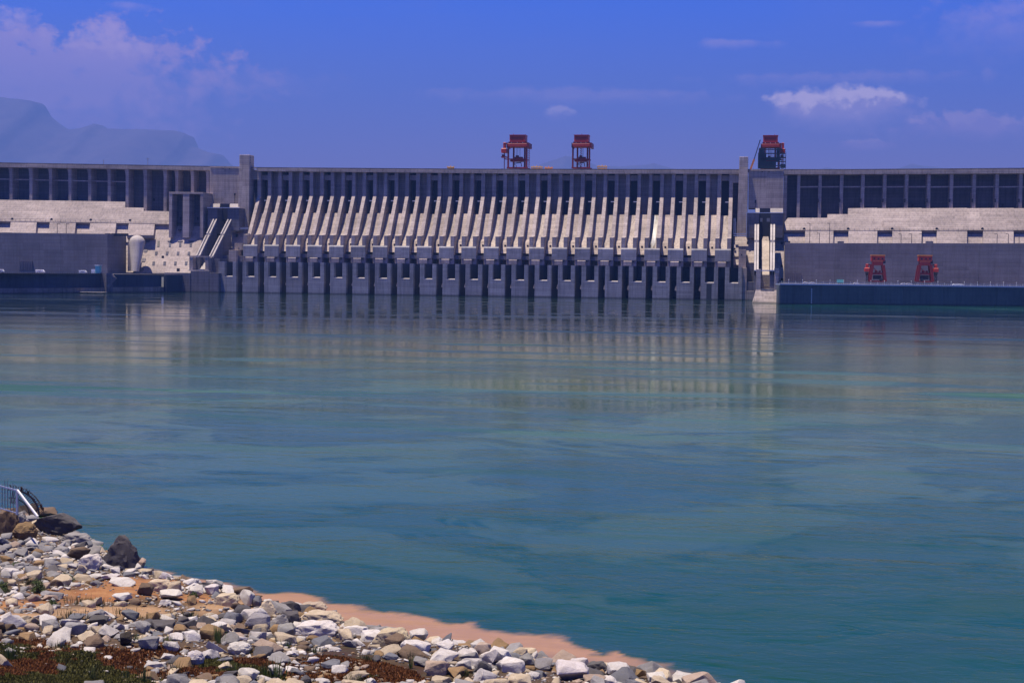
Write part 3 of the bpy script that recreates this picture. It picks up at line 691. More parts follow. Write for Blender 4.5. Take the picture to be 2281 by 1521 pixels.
# stained chute floor, rising into the dark opening
pts = [(1696.5, 531), (1713, 531), (1714.5, 644), (1695, 644)]
cf = [P(1696.5, 536, YS-4), P(1713.5, 536, YS-4), P(1713.5, 636, YE+14), P(1695, 636, YE+14)]
build('chute_floor', MB().extr(cf, (0, 3, -5)), M['chute'], rs)
build('chute_plug', MB().extr([P(1700, 527, YS-2), P(1711.5, 527, YS-2), P(1713, 536, YS-5), P(1696.5, 537, YS-5)], (0, 6, 0)), M['chute'], rs)
# flared pier
zz = lambda py: P(1706, py, YE).z
def px_x(px): return P(px, 630, YE).x
pa = [px_x(1680.5), px_x(1734), px_x(1676), px_x(1736.5)]
build('pier_foot', MB().add([(pa[2], YE-7, -3), (pa[3], YE-7, -3), (pa[3], YE+16, -3), (pa[2]-1, YE+16, -3), (pa[0]+1.2, YE, zz(646)), (pa[1], YE, zz(646)), (pa[1], YE+16, zz(646)), (pa[0]+1.2, YE+16, zz(646))],
      [(0, 3, 2, 1), (4, 5, 6, 7), (0, 1, 5, 4), (1, 2, 6, 5), (2, 3, 7, 6), (3, 0, 4, 7)]), M['conc'], rs, bevel=.15)
build('pier_leg', MB().box(pa[0]+1.2, px_x(1694.5), YE, YE+16, zz(646)+.01, zz(600)), M['conc'], rs, bevel=.15)
build('pier_leg', MB().box(px_x(1725), pa[1], YE, YE+16, zz(646)+.01, zz(600)), M['conc'], rs, bevel=.15)
build('sill', MB().box(px_x(1694.8), px_x(1724.8), YE-.5, YE+10, zz(646)+.02, zz(644)), M['pipe'], rs)
build('back_wall', MB().box(px_x(1694.8), px_x(1724.8), YE+14.2, YE+16, zz(646)+.01, zz(612)), M['conc'], rs)
build('footbridge', MB().box(px_x(1681), px_x(1733), YE+1, YE+3.5, zz(603.8), zz(601.6)), M['rail'], rs)
wn = build('winch', MB().box(px_x(1724), px_x(1734.5), YE-.8, YE+4, zz(600), zz(597.5)).box(px_x(1727), px_x(1735.5), YE-1, YE+3, zz(609), zz(601)), M['steel'], rs)
# lit slopes and blocks beside it
sb = tag(empty('sluice_flank', P(1650, 660, 1308)), 'pale sloping block and grey wall between the last flip bucket and the sluice', 'concrete block')
slope_poly([(1634, 528), (1680.5, 528), (1680.5, 590), (1634, 590)], 8, 5, 'slope_face', M['conc'], sb)
slope_poly([(1633.5, 545), (1645, 545), (1645, 571.5), (1633.5, 571.5)], 6, 3, 'outlet_box', M['conc'], sb)
p = SL(1636.5, 554.5, CS+5); build('hole', MB().rod((p.x, p.y-2.0, p.z), (p.x, p.y, p.z), .95, n=10), M['black'], sb)
p = SL(1665.3, 541, CS+7.6); build('hole', MB().box(p.x-.8, p.x+.8, p.y-.6, p.y+1, p.z-1.2, p.z+1.2), M['black'], sb)
build('block', MB().pbox(1645.3, 1662, 556, 597, 1334, 16), M['conc'], sb, bevel=.1)
p = P(1652, 567.5, 1334); build('hole', MB().rod((p.x, p.y-.1, p.z), (p.x, p.y+.4, p.z), .7, n=10), M['black'], sb)
build('block', MB().pbox(1662.2, 1681, 585, 628, 1336, 16), M['conc_dark'], sb, bevel=.1)
build('wall_panel', MB().pbox(1650, 1663, 597, 680, 1309, 30), M['conc'], sb, bevel=.1)
build('wall_panel', MB().pbox(1663.2, 1684, 628, 648, 1309.5, 24), M['conc_dark'], sb, bevel=.1)
build('wall_panel', MB().pbox(1663.2, 1684, 648.2, 680, 1309, 30), M['conc'], sb, bevel=.1)
build('hanging_walkway', MB().pbox(1634, 1663, 520, 521.5, 1352, 3).pbox(1634, 1663, 524, 526, 1352, 3).pbox(1634.5, 1635.5, 486, 520, 1352, .6).pbox(1637.5, 1638.3, 486, 520, 1352, .6), M['rail'], sb)
slope_poly([(1638, 494), (1643.5, 494), (1643.5, 520), (1637, 520)], 16, 2, 'slope_strip', M['conc'], sb)
slope_poly([(1726.5, 529.5), (1749.5, 529.5), (1748.5, 626), (1726.5, 626)], 8, 5, 'slope_face', M['conc'], sb)
for y in (541.5, 591.5, 621.5):
    p = SL(1741.5, y, CS+7.7); build('gallery_mouth', MB().rod((p.x, p.y-.8, p.z), (p.x, p.y+1, p.z), .95, n=10).box(p.x-.95, p.x+.95, p.y-.8, p.y+1, p.z-1.5, p.z), M['black'], sb)

# ---- right power station dam
pdr = tag(empty('power_station_dam', P(2000, 500, YP)), 'buttressed grey concrete dam section with pale sloping face above the powerhouse and its red cranes', 'dam')
rb = lambda p: crest(p)+float(np.interp(p, [1745, 2281], [11.4, 12.4]))
crest_run(1746, 2700, pdr, rb)
build('end_wall', MB().pbox(1745.8, 1752.5, 389, 500, YP, 22), M['conc'], pdr)
for px, w, y1 in [(1778.8, 7, 487), (1826.3, 7, 487), (1874.5, 7.4, 477)]: buttress(px, w, rb(px), y1, pdr, 0)
for px in [1921.8, 1970.7, 2019.4, 2069, 2119.4, 2170, 2221, 2273.7, 2326, 2379, 2432, 2486, 2541, 2597]: buttress(px, 7.6, rb(px), 465, pdr, 0)
cell_wall(1746, 2700, rb, 560, 20, pdr)
bx = [1778.8, 1826.3, 1874.5, 1921.8, 1970.7, 2019.4, 2069, 2119.4, 2170, 2221, 2273.7, 2326, 2379]
for a, b in zip(bx[:-1], bx[1:]):
    wall_poly([(a+3.4, 415.3), (b-3.4, 414.8), (b-3.4, 417.6), (a+3.4, 418.1)], YP+3, 1.2, 'strut', M['conc'], pdr)
    p = P(b-4.4, 447, YP-1); build('bracket', MB().box(p.x-.6, p.x+.8, YP-.8, YP-.05, p.z-1.6, p.z+1.6), M['black'], pdr)
for (a, y) in ((2032, 458), (2233, 457)):
    p = P(a, y, YP+12.6); build('gallery_mouth', MB().box(p.x-1, p.x+1, p.y, p.y+.5, p.z-1.3, p.z+1.3), M['black'], pdr)
slope_poly([(1747, 496), (1755, 485.5), (1843, 485.5), (1843, 513), (1747, 513)], 0, 6, 'slope_face', M['conc'], pdr)
slope_poly([(1843.1, 477.3), (1889, 477.3), (1889, 513), (1843.1, 513)], 0, 6, 'slope_face', M['conc'], pdr)
for a, b in ((1889.1, 1954), (1954.1, 2053), (2053.1, 2154), (2154.1, 2258), (2258.1, 2380), (2380.1, 2700)):
    slope_poly([(a, 464.2), (b, 463.4), (b, 513), (a, 513)], 0, 6, 'slope_face', M['conc'], pdr)
slope_poly([(1746, 513), (2700, 513), (2700, 523), (1746, 523)], 5.2, 4, 'step', M['conc_dark'], pdr)  # shade band below the slope, painted by the darker concrete
slope_poly([(1746, 521.5), (2700, 521.5), (2700, 548), (1746, 548)], 4.6, 4, 'slope_face', M['conc'], pdr)
for a, b in ((1793.5, 1856.5), (1890.2, 1954.2), (1988, 2053), (2087, 2154.5), (2190, 2258), (2292, 2361), (2394, 2464)):
    slope_poly([(a, 513.2), (b, 513.2), (b-.3, 546), (a-.5, 546)], 0.4, 7, 'penstock_casing', M['conc'], pdr)
for a in (1791.3, 1889.2, 1987.3, 2086.6, 2188.3, 2291):
    p = SL(a, 509.8, CS)
    build('gallery_mouth', MB().rod(p+Vector((0, -.6, 0)), p+Vector((0, 2, 0)), 1.2, n=10).box(p.x-1.2, p.x+1.2, p.y-.6, p.y+2, p.z-1.7, p.z), M['black'], pdr)
mbp = MB()
for i in range(62):
    a = 1750+i*11; p = SL(a, 513.2, CS-.3); mbp.box(p.x-.12, p.x+.12, p.y-.12, p.y+.12, p.z, p.z+1.5)
mbp.bar(SL(1750, 513, CS-.3)+Vector((0, 0, .8)), SL(2420, 513, CS-.3)+Vector((0, 0, .8)), .14)
tag(build('guard_rail', mbp, M['steel'], pdr), kind='stuff')
# lamp posts on the powerhouse roof
lampspec = [(1803.5, 498), (1847.5, 498), (1825, 520), (2007, 521.5), (2030.5, 521.5), (2054, 521.5), (2221, 521.5), (2246, 521.5), (2270, 521.5)]
names = ['tall', 'tall', 'short']
for i, (x, y) in enumerate(lampspec):
    Yl = 1318; p = P(x, 541, Yl); z = P(x, y, Yl).z
    e = tag(empty('lamp_post', p), ['tall thin lamp post on the roof edge, leftmost of all at the pale slope', 'tall thin lamp post on the roof edge, third from the left', 'short lamp post standing between the two tall ones on the powerhouse roof',
        'bent-arm lamp post on the roof, left of the trio above the red quay cranes', 'bent-arm lamp post on the roof, middle of the trio above the red quay cranes', 'bent-arm lamp post on the roof, right of the trio above the red quay cranes',
        'lamp post with bent arm on the roof, left of the trio at the right edge', 'lamp post with bent arm on the roof, middle of the trio at the right edge', 'lamp post with bent arm on the roof, right of the trio at the right edge'][i], 'lamp post', 'lamp posts along the powerhouse roof')
    build('pole', MB().rod((p.x, Yl, p.z-4), (p.x, Yl, z), .32, .22, n=6), M['black'], e)
    build('arm', MB().bar((p.x+.1, Yl, z), (p.x-2.4, Yl, z+.2), .4), M['black'], e)
for i, (x, y) in enumerate([(127.5, 499), (147.5, 499)]):
    Yl = 1326; p = P(x, 519, Yl); z = P(x, y, Yl).z
    e = tag(empty('lamp_post', p), ['thin lamp post above the left powerhouse, the left one of two', 'thin lamp post above the left powerhouse, the right one of two'][i], 'lamp post', 'lamp posts along the powerhouse roof')
    build('pole', MB().rod((p.x, Yl, p.z-4), (p.x, Yl, z), .3, .22, n=6), M['black'], e)
    build('arm', MB().bar((p.x-.1, Yl, z), (p.x+3.0, Yl, z+.3), .4), M['black'], e)
# ---- right powerhouse
pr = tag(empty('powerhouse', P(2000, 630, 1270)), 'long windowless grey concrete powerhouse behind the two red gantry cranes on the right', 'powerhouse')
YR = 1270
facade(pr, [1748, 1860.5, 1965.5, 2075, 2182, 2300, 2420, 2560, 2700], lambda a: 541.4+.0012*(a-1748), lambda a: 640, YR, 4, M['wall'])
zr2 = P(1860, 541.6, YR).z
xa_, xb_ = P(1748, 560, YR).x, P(2700, 560, YR).x
build('end_wall', MB().box(xa_, xa_+4, YR+4.01, YR+46, 2, zr2), M['conc'], pr)
build('roof', MB().box(xa_+4.01, xb_, YR+4.01, YR+46, zr2-8, zr2-1.5), M['conc_dark'], pr)
for a, b in ((1866, 1880), (2063, 2079)): build('roof_hatch', MB().pbox(a, b, 537.4, 542, YR+1, 6), M['conc_dark'], pr)
for a in (1749, 1757.5): p = P(a, 540, YR+8); build('roof_vent', MB().rod((p.x, p.y, zr2-2), (p.x, p.y, zr2+1.5), 1.0, n=8), M['black'], pr)
d1 = build('roller_door', MB().pbox(1749, 1785.5, 608, 634, YR-.6, .5), M['door'], pr)
for i in range(9): x = 1750.5+i*4.1; build('slat', MB().pbox(x, x+1.2, 609, 634, YR-.9, .28), M['conc_dark'], d1)
build('hatch', MB().pbox(1864, 1879, 623, 630, YR-.5, .4), M['teal'], pr)
# ---- right quay
q2 = tag(empty('quay_wall', G(1900, 679)), 'long dark blue quay wall with white railing below the right powerhouse', 'quay')
def YQ(px): return 1140+(px-1735)*(80/546.0)
QA = P(1736, 660, YQ(1736)); QB = P(2720, 660, YQ(2720))
ztop = P(1740, 634.6, YQ(1740)).z
nP = 34
pan(QA, QB, -3, ztop, 6, 'wall_panel', M['quay'], q2, 0, nP, .07)
pan(QA, QB, ztop+.01, ztop+1.0, 9, 'coping', M['rail'], q2, .7, 17, .05)
for i in range(nP+1):
    p = QA.lerp(QB, i/nP); build('rib', MB().box(p.x-.6, p.x+.6, p.y-.25, p.y+.3, -3, ztop-.4), M['quay'], q2)
for px in (1808, 2242):
    x = P(px, 650, YQ(px)-.9)
    lad = build('draught_gauge', MB().box(x.x-.45, x.x+.45, x.y-.2, x.y+.2, .5, ztop-1), M['quay'], q2)
    for k in range(7): build('mark', MB().box(x.x-.4, x.x+.35, x.y-.26, x.y-.205, 1+k*(ztop-3)/7, 1+k*(ztop-3)/7+.9), M['white'], lad)
build('deck', MB().add([(QA.x, QA.y+6, ztop+.9), (QB.x, QB.y+6, ztop+.9), (QB.x, YR, ztop+.9), (QA.x, YR, ztop+.9)], [(0, 1, 2, 3)]), M['conc_dark'], q2)
build('return_wall', MB().box(QA.x+.1, QA.x+5, QA.y+6.2, 1345, -3, ztop+.8), M['quay'], q2)
mbr = MB(); L = (QB-QA).length; n = int(L/1.7)
for i in range(n+1):
    p = QA.lerp(QB, i/n); mbr.box(p.x-.06, p.x+.06, p.y-.06, p.y+.06, ztop+1, ztop+2.2)
for h in (1.55, 2.2): mbr.bar(Vector((QA.x, QA.y, ztop+h)), Vector((QB.x, QB.y, ztop+h)), .12)
tag(build('guard_rail', mbr, M['white'], q2), kind='stuff')
first = None
for i in range(68):
    p = QA.lerp(QB, (i+.3)/68)
    e = tag(empty('bollard_lamp', (p.x, p.y+1, ztop+.9)), 'small lamp on a short white post among those lining the right quay railing', 'lamp', 'small lamps lining the right quay railing')
    hgt = 3.0 if i % 2 else 2.2
    build('post', MB().rod((p.x, p.y+1, ztop+.9), (p.x, p.y+1, ztop+.9+hgt), .11, n=6), M['white'], e)
    if i % 2: build('lamp_head', MB().rod((p.x, p.y+1, ztop+.9+hgt), (p.x, p.y+1, ztop+1.35+hgt), .3, .16, n=8), M['white'], e)
lbl = ['just left of the left red crane', 'midway between the sluice and the left red crane', 'just right of the brown roller door', 'between the red cranes, left one of two', 'between the red cranes, right one of two', 'right of both red cranes, nearer to them', 'right of both red cranes, farther from them']
for i, px in enumerate((1907, 1810, 1795, 2013, 2024, 2128, 2140)):
    car(px, 1200, ztop+.92, 'white car parked on the right quay '+lbl[i], 4.6)

# ------------------------------------------------------------------ gantry cranes
def gantry(px_c, py_base, Y, wpx, hpx, label, side=1, style='crest'):
    """side=+1: operator cab on the right. sizes come from photo pixels at plane Y"""
    base = P(px_c, py_base, Y); u = (P(px_c+1, py_base, Y)-base).x; v = (P(px_c, py_base-1, Y)-base).z
    e = tag(empty('gantry_crane', base), label, 'crane', 'red gantry cranes')
    def B(a, b, y0, y1, d0, d1): return MB().box(base.x+a*u, base.x+b*u, Y+d0, Y+d1, base.z+y0*v, base.z+y1*v)
    def pt(a, y, d): return (base.x+a*u, Y+d, base.z+y*v)
    hw = wpx/2
    if style == 'crest':
        h = build('machinery_house', B(-hw*.86, hw*.86, 59.5, 74, 1, 13), M['red'], e, bevel=.25)
        build('roof', B(-hw*.9, hw*.9, 74.01, 75.2, .7, 13.3), M['orange' if False else 'red'], h)
        for j in range(2):
            for i in range(9):
                a = -hw*.66+i*hw*.148; build('vent', B(a, a+hw*.11, 63.5+j*3.2, 66+j*3.2, .93, 1.02), M['dred'], h)
        build('girder', B(-hw*1.06, hw*1.06, 48.5, 55, -1, 3), M['red'], e, bevel=.12); build('girder', B(-hw*1.06, hw*1.06, 48.5, 55, 12, 16), M['red'], e, bevel=.12)
        build('trolley', B(-hw*.95, hw*1.0, 55.1, 59.4, -.5, 15), M['dred'], e)
        build('end_carriage', B(-hw*1.12, -hw*1.06-.01, 46, 57, -1.5, 16.5), M['black'], e); build('end_carriage', B(hw*1.06+.01, hw*1.3, 46, 57, -1.5, 16.5), M['dred'], e)
        for (a, w) in ((-hw*.98, 3.2), (-hw*.62, 3.2), (hw*.60, 3.2), (hw*1.02, 3.0)):
            d = 0 if abs(a) > hw*.8 else 12
            build('leg', B(a-w/2, a+w/2, 3.01, 48.4, d, d+2.4), M['dred'], e)
        for d in (0, 12):
            build('sill_beam', B(-hw*1.1, hw*1.15, 0, 3, d-.3, d+2.8), M['dred'], e)
            build('tie_beam', B(-hw*.98, hw*1.02, 19.5, 22, d+.3, d+1.8), M['dred'], e)
        build('platform', B(-hw*.8, hw*.7, 16.2, 18, 2, 11), M['dred'], e)
        build('spreader', B(-hw*.36, hw*.5, 22.1, 26.5, 4, 9), M['dred'], e)
        build('spreader', B(-hw*.25, hw*.05, 26.51, 30, 5, 8), M['dred'], e)
        mbw = MB()
        for a in (-.2, -.08, .1, .22): mbw.rod(pt(hw*a, 26, 6.5), pt(hw*a, 48, 6.5), .12, n=5)
        build('hoist_rope', mbw, M['black'], e)
        build('grab', MB().rod(pt(-hw*.45, 12, 5), pt(hw*.35, 14, 5), .5, n=6).bar(pt(-hw*.5, 5, 5), pt(-hw*.45, 13, 5), .6).bar(pt(hw*.4, 5, 5), pt(hw*.35, 13, 5), .6), M['black'], e)
        mbw = MB(); rr = 3.7*u; cx = -hw*.22
        for i in range(14):
            t0, t1 = 2*math.pi*i/14, 2*math.pi*(i+1)/14
            mbw.bar((base.x+cx*u+rr*math.cos(t0), Y-1, base.z+4.2*v+rr*math.sin(t0)), (base.x+cx*u+rr*math.cos(t1), Y-1, base.z+4.2*v+rr*math.sin(t1)), 1.2*u, 1.0*u)
        build('cable_drum', mbw, M['black'], e)
        sd = -side
        mbs = MB(); xx = sd*hw*1.22
        for k in range(9): mbs.box(base.x+(xx-2)*u, base.x+(xx+2)*u, Y+2, Y+4, base.z+(4+5*k)*v, base.z+(4.5+5*k)*v).bar(pt(xx-2, 4+5*k, 2.2), pt(xx+2, 9+5*k, 2.2), .25)
        mbs.bar(pt(xx+2*sd, 2, 2), pt(xx+2*sd, 48, 2), .25)
        build('stair', mbs, M['dred'], e)
        if side:
            s = side; cxx = s*(hw*1.0+9)
            build('arm', B(min(s*hw, cxx), max(s*hw, cxx), 54.5, 57.5, 2, 5), M['red'], e)
            build('mast', B(cxx-2.7, cxx+2.7, 45, 58.5, 2, 6), M['red'], e, bevel=.2)
            build('cab', B(cxx-6.5, cxx+5.5, 35, 44.9, 0, 7), M['red'], e, bevel=.4)
            build('landing', B(cxx-6.5, cxx+6, 24.5, 26.5, 0, 6), M['dred'], e); build('winch', B(cxx-5, cxx+1, 27, 31.5, 1, 5), M['dred'], e)
            build('post', B(cxx-.9, cxx+.3, 0, 34.9, 3, 4.5), M['dred'], e)
            build('brace', MB().bar(pt(cxx, 22, 3.7), pt(s*hw*.98, 20, 1.2), .9), M['dred'], e)
        build('beacon', MB().rod(pt(sd*hw*-.5, 75.2, 5), pt(sd*hw*-.5, 79, 5), .3, .1, n=6), M['dred'], e)
        for a in (-.6, 0, .6): build('floodlight', MB().box(base.x+a*hw*u-.35, base.x+a*hw*u+.35, Y-.9, Y-.55, base.z+57*v, base.z+58*v), M['white'], e)
    else:
        h = build('machinery_house', B(-15, 15, 46.5, 58.3, 1, 11), M['red'], e, bevel=.2)
        build('roof', B(-15.6, 15.6, 58.31, 60.5, .4, 11.6), M['orange'], h)
        for a in (-10, -1, 8): build('window', B(a, a+4, 50, 53.5, .9, 1.02), M['glass'], h)
        build('girder', B(-12.5, 11.5, 37, 46.4, .5, 12), M['dred'], e, bevel=.12)
        build('counterweight', B(-9, 9, 6, 15, 4, 11), M['black'], e)
        build('end_carriage', B(12.6, 17, 41.5, 48, 2, 10), M['black'], e)
        for s in (-1, 1):
            for d in (0, 12):
                mbl = MB().bar(pt(s*12, 38, d), pt(s*17.3, 1.5, d), 2.2, 2.0)
                build('leg', mbl, M['dred'], e)
        build('cross_platform', B(-13, 12, 16.5, 21, 1, 10), M['dred'], e)
        build('hoist', B(-6, -1, 21.1, 26, 3, 7), M['red'], e); build('hoist', B(3, 7, 21.1, 25.5, 3, 7), M['red'], e)
        build('sill_beam', B(-18, 18, 0, 3, -.6, 1.4), M['dred'], e); build('sill_beam', B(-18, 18, 0, 3, 11, 13), M['dred'], e)
        mbw = MB(); cx = 7*side*-1
        mbw.rod(pt(cx, 5, -.6), pt(cx, 5, .6), 3.6*u, n=16); build('cable_drum', mbw, M['black'], e)
        build('brace', MB().bar(pt(-13, 34, 1), pt(3, 20, 1), .5).bar(pt(10, 34, 1), pt(14, 4, 12), .5), M['dred'], e)
        s = side; cxx = s*24
        build('arm', B(min(s*12, cxx), max(s*12, cxx), 36.5, 39.5, 2, 4), M['dred'], e)
        build('mast', B(cxx-3, cxx+3, 31.6, 40, 1, 5), M['red'], e, bevel=.2)
        build('cab', B(cxx-6, cxx+6, 22.5, 31.5, 0, 6), M['red'], e, bevel=.4)
        build('hopper', MB().add([pt(cxx-4, 22, 0), pt(cxx+4, 22, 0), pt(cxx+4, 22, 5), pt(cxx-4, 22, 5), pt(cxx-2.5, 14, 1), pt(cxx+3, 14, 1), pt(cxx+3, 14, 4), pt(cxx-2.5, 14, 4)], [(0, 1, 2, 3), (4, 7, 6, 5), (0, 4, 5, 1), (1, 5, 6, 2), (2, 6, 7, 3), (3, 7, 4, 0)]), M['black'], e)
        build('post', B(cxx-2, cxx-.6, 0, 14, 1, 3), M['black'], e); build('post', B(cxx+2, cxx+3.2, 0, 14, 1, 3), M['black'], e)
        mbs = MB(); mbs.bar(pt(cxx-1.5, 2, 1), pt(cxx+2.5, 8, 1), .4).bar(pt(cxx+2.5, 8, 1), pt(cxx-1.5, 14, 1), .4); build('stair', mbs, M['black'], e)
    return e
gantry(1151.5, 375.5, 1390, 41, 75, 'red gantry crane on the crest, the leftmost, with its cab on the left side', -1)
gantry(1293.5, 375.5, 1390, 37, 75, 'red gantry crane on the crest, the middle one, without a side cab', 0)
gc = gantry(1715, 376.5, 1390, 38, 78, 'red gantry crane on the crest, its legs wrapped in dark scaffolding', 1)
gantry(1955, 628.2, 1215, 34, 60, 'red gantry crane on the right quay, the left of two, cab on its left', -1, 'quay')
gantry(2060.5, 628.6, 1215, 34, 60, 'red gantry crane on the right quay, the right of two, cab on its right', 1, 'quay')
# scaffolding round the third crane
sbase = P(1719, 376, 1386); u = (P(1720, 376, 1386)-sbase).x; v = (P(1719, 375, 1386)-sbase).z
scf = tag(empty('scaffolding', sbase), 'dark scaffolding with green netting wrapped round the legs of the right crest crane', 'scaffolding')
def SB(a, b, y0, y1, d0, d1): return MB().box(sbase.x+a*u, sbase.x+b*u, 1386+d0, 1386+d1, sbase.z+y0*v, sbase.z+y1*v)
for k in range(11): build('ledger', SB(-31.5, 31.5, 1+4.4*k, 1.6+4.4*k, -1.6, -1.2) if k < 9 else SB(-28, 22, 1+4.4*k, 1.6+4.4*k, -1.6, -1.2), M['scaf'], scf)
for k in range(15):
    a = -31+4.4*k; build('standard', SB(a, a+.7, 0, 45 if -27 < a < 20 else 36, -2, -1.5), M['scaf'], scf)
    build('standard', SB(a, a+.7, 0, 45 if -27 < a < 20 else 36, 18, 18.5), M['scaf'], scf)
for k in range(5): build('plank', SB(-30, 30, 8.5+9*k-2, 9.5+9*k-2, -1.4, 3), M['scaf'], scf)
build('net', SB(-30.5, -13, 0, 34, -.9, -.8), M['net'], scf); build('net', SB(-12.9, 9, 0, 16, -.9, -.8), M['net'], scf)
build('net', SB(-24, 20, 18, 24.5, -.9, -.8), M['net'], scf); build('net', SB(19, 30, 2, 10, 2, 2.1), M['net'], scf)
build('net', SB(-29, -18, 34.1, 45, -.8, -.7), M['net'], scf); build('net', SB(10, 16, 16, 46, -.8, -.7), M['net'], scf)
# telescopic boom of the mobile crane standing behind the parapet
cb = P(1670, 377, 1382)
mc = tag(empty('mobile_crane', cb), 'slanting telescopic boom, orange below and dark above, beside the scaffolded crane', 'mobile crane')
build('lower_boom', MB().bar(P(1671, 380, 1382), P(1680, 355, 1382), 1.7, 1.7), M['orange'], mc)
build('upper_boom', MB().bar(P(1679.6, 356, 1382), P(1693.5, 312, 1382), .8, .8), M['black'], mc)
build('chassis', MB().box(cb.x-7, cb.x+3, 1380.5, 1383.5, cb.z-2.6, cb.z-1.2), M['orange'], mc)
for k in range(4): build('wheel', MB().rod((cb.x-6+2.6*k, 1380.3, cb.z-2.9), (cb.x-6+2.6*k, 1383.7, cb.z-2.9), .6, n=10), M['black'], mc)
# yellow lifting beams on the crest
for i, (a, b, y0, yp, lab) in enumerate([(995.5, 1012, 371.8, 376, 'low yellow lifting frame on the crest, farthest left, apart from the cranes'), (1182.5, 1209, 371.2, 376.5, 'wide yellow lifting frame on the crest just right of the leftmost crane'),
        (1213, 1231.5, 373, 376.5, 'small orange lifting frame on the crest beside the wide yellow one'), (1330, 1352.5, 370, 376.7, 'tall yellow lifting frame on the crest right of the middle crane')]):
    Y = 1384; p = P((a+b)/2, yp, Y); x0, x1 = P(a, y0, Y).x, P(b, y0, Y).x; zt_ = P(a, y0, Y).z; e = tag(empty('lifting_frame', p), lab, 'lifting frame', 'lifting frames on the crest')
    mt = M['orange' if i == 2 else 'yellow']
    build('beam', MB().box(x0, x1, Y, Y+1, zt_-.9, zt_), mt, e, bevel=.1); build('beam', MB().box(x0+1, x1-1, Y+.1, Y+.9, p.z, p.z+.8), mt, e)
    n = 5
    for k in range(n): xx = x0+.4+(x1-x0-1.4)*k/(n-1); build('post', MB().box(xx, xx+.6, Y+.2, Y+.8, p.z-.5, zt_-.91), mt, e)
    build('hook', MB().rod(((x0+x1)/2, Y+.5, zt_), ((x0+x1)/2, Y+.5, zt_+1.4), .5, .25, n=8), mt, e)
    for s in (-1, 1): build('lug', MB().box((x0+x1)/2+s*3-.3, (x0+x1)/2+s*3+.3, Y+.2, Y+.8, zt_+.003, zt_+.8), mt, e)

# ------------------------------------------------------------------ shore ground
shore_px = [(-260, 1150), (-60, 1152), (70, 1158), (165, 1192), (255, 1245), (318, 1278), (400, 1297), (470, 1312), (560, 1335), (640, 1356), (720, 1382), (800, 1408), (900, 1432), (1000, 1450), (1120, 1464), (1240, 1482), (1360, 1500), (1480, 1520), (1600, 1546), (1750, 1590), (2000, 1680), (2300, 1800)]
shore = np.array([[G(x, y).x, G(x, y).y] for x, y in shore_px])
def sd_shore(X, Y):
    """signed distance to the shoreline, positive on land (towards the camera)"""
    X = np.asarray(X, float); Y = np.asarray(Y, float)
    best = np.full(X.shape, 1e9)
    for (ax, ay), (bx_, by_) in zip(shore[:-1], shore[1:]):
        vx, vy = bx_-ax, by_-ay; t = np.clip(((X-ax)*vx+(Y-ay)*vy)/(vx*vx+vy*vy), 0, 1)
        best = np.minimum(best, np.hypot(X-ax-t*vx, Y-ay-t*vy))
    ys = np.interp(X, shore[:, 0], shore[:, 1])
    return np.where(Y < ys, best, -best)
def hnoise(X, Y, s, seed=0):
    out = np.empty(len(X))
    for i in range(len(X)): out[i] = noise.noise((X[i]*s+seed, Y[i]*s-seed, seed*1.7))
    return out
def land_z(X, Y):
    X = np.atleast_1d(np.asarray(X, float)); Y = np.atleast_1d(np.asarray(Y, float))
    d = sd_shore(X, Y)
    z = np.where(d > 0, 0.75*(1-np.exp(-d/1.6))+0.115*np.minimum(d, 38)+0.02*np.maximum(d-38, 0), d*0.30)
    n = hnoise(X, Y, 0.16, 3)*0.45+hnoise(X, Y, 0.6, 9)*0.14+hnoise(X, Y, 2.2, 5)*0.045
    amp = np.clip(d/4, 0, 1)
    return np.clip(z + n*amp, -3.0, None)
def lz(x, y): return float(land_z([x], [y])[0])
def LP(px, py):                    # pixel -> point on the land surface
    d = ray(px, py).normalized(); a, b = 20.0, 200.0
    ts = np.linspace(a, b, 120); X = d.x*ts; Y = d.y*ts; Zr = CAMZ+d.z*ts; L = land_z(X, Y); k = np.where(Zr < np.maximum(L, 0.0))[0]
    if len(k) == 0: t = -CAMZ/d.z
    else:
        i = max(k[0], 1); t0, t1 = ts[i-1], ts[i]; f0 = Zr[i-1]-max(L[i-1], 0); f1 = Zr[i]-max(L[i], 0); t = t0+(t1-t0)*f0/(f0-f1+1e-9)
    return Vector((d.x*t, d.y*t, CAMZ+d.z*t))
def pxv(X, Y, Z):
    V = np.stack([X, Y, Z-CAMZ], 1); w = V@np.array(_F)
    return W0/2+FPX*(V@np.array(_R))/w, H0/2-FPX*(V@np.array(_U))/w
gx = np.arange(-62, 42, 0.36); gy = np.arange(22, 122, 0.36)
XX, YY = np.meshgrid(gx, gy); Xf, Yf = XX.ravel(), YY.ravel(); Zf = land_z(Xf, Yf)
keepD = sd_shore(Xf, Yf) > -6
pu, pv_ = pxv(Xf, Yf, Zf)
def region(pu, pv, n):
    """0 dirt/gravel, 1 orange sand, 2 pale sand, 3 moss ; returns soft weights (land cover by place on the bank)"""
    def ell(cx, cy, rx, ry): return np.clip(1.6-1.6*np.sqrt(((pu-cx)/rx)**2+((pv-cy)/ry)**2)+n*0.9, 0, 1)
    orange = np.maximum.reduce([ell(290, 1310, 190, 30), ell(200, 1325, 160, 24), ell(40, 1345, 130, 16), ell(425, 1335, 90, 20)])
    pale = np.maximum.reduce([ell(260, 1360, 330, 16), ell(480, 1350, 160, 16), ell(60, 1372, 160, 14)])
    moss = np.maximum.reduce([ell(120, 1510, 330, 92), ell(520, 1485, 190, 34), ell(760, 1462, 140, 26), ell(860, 1500, 190, 32), ell(60, 1440, 130, 20)*.6, ell(330, 1455, 90, 22)*.7, ell(1020, 1500, 110, 18)*.7, ell(650, 1510, 240, 22)*.6])
    return orange, pale, moss
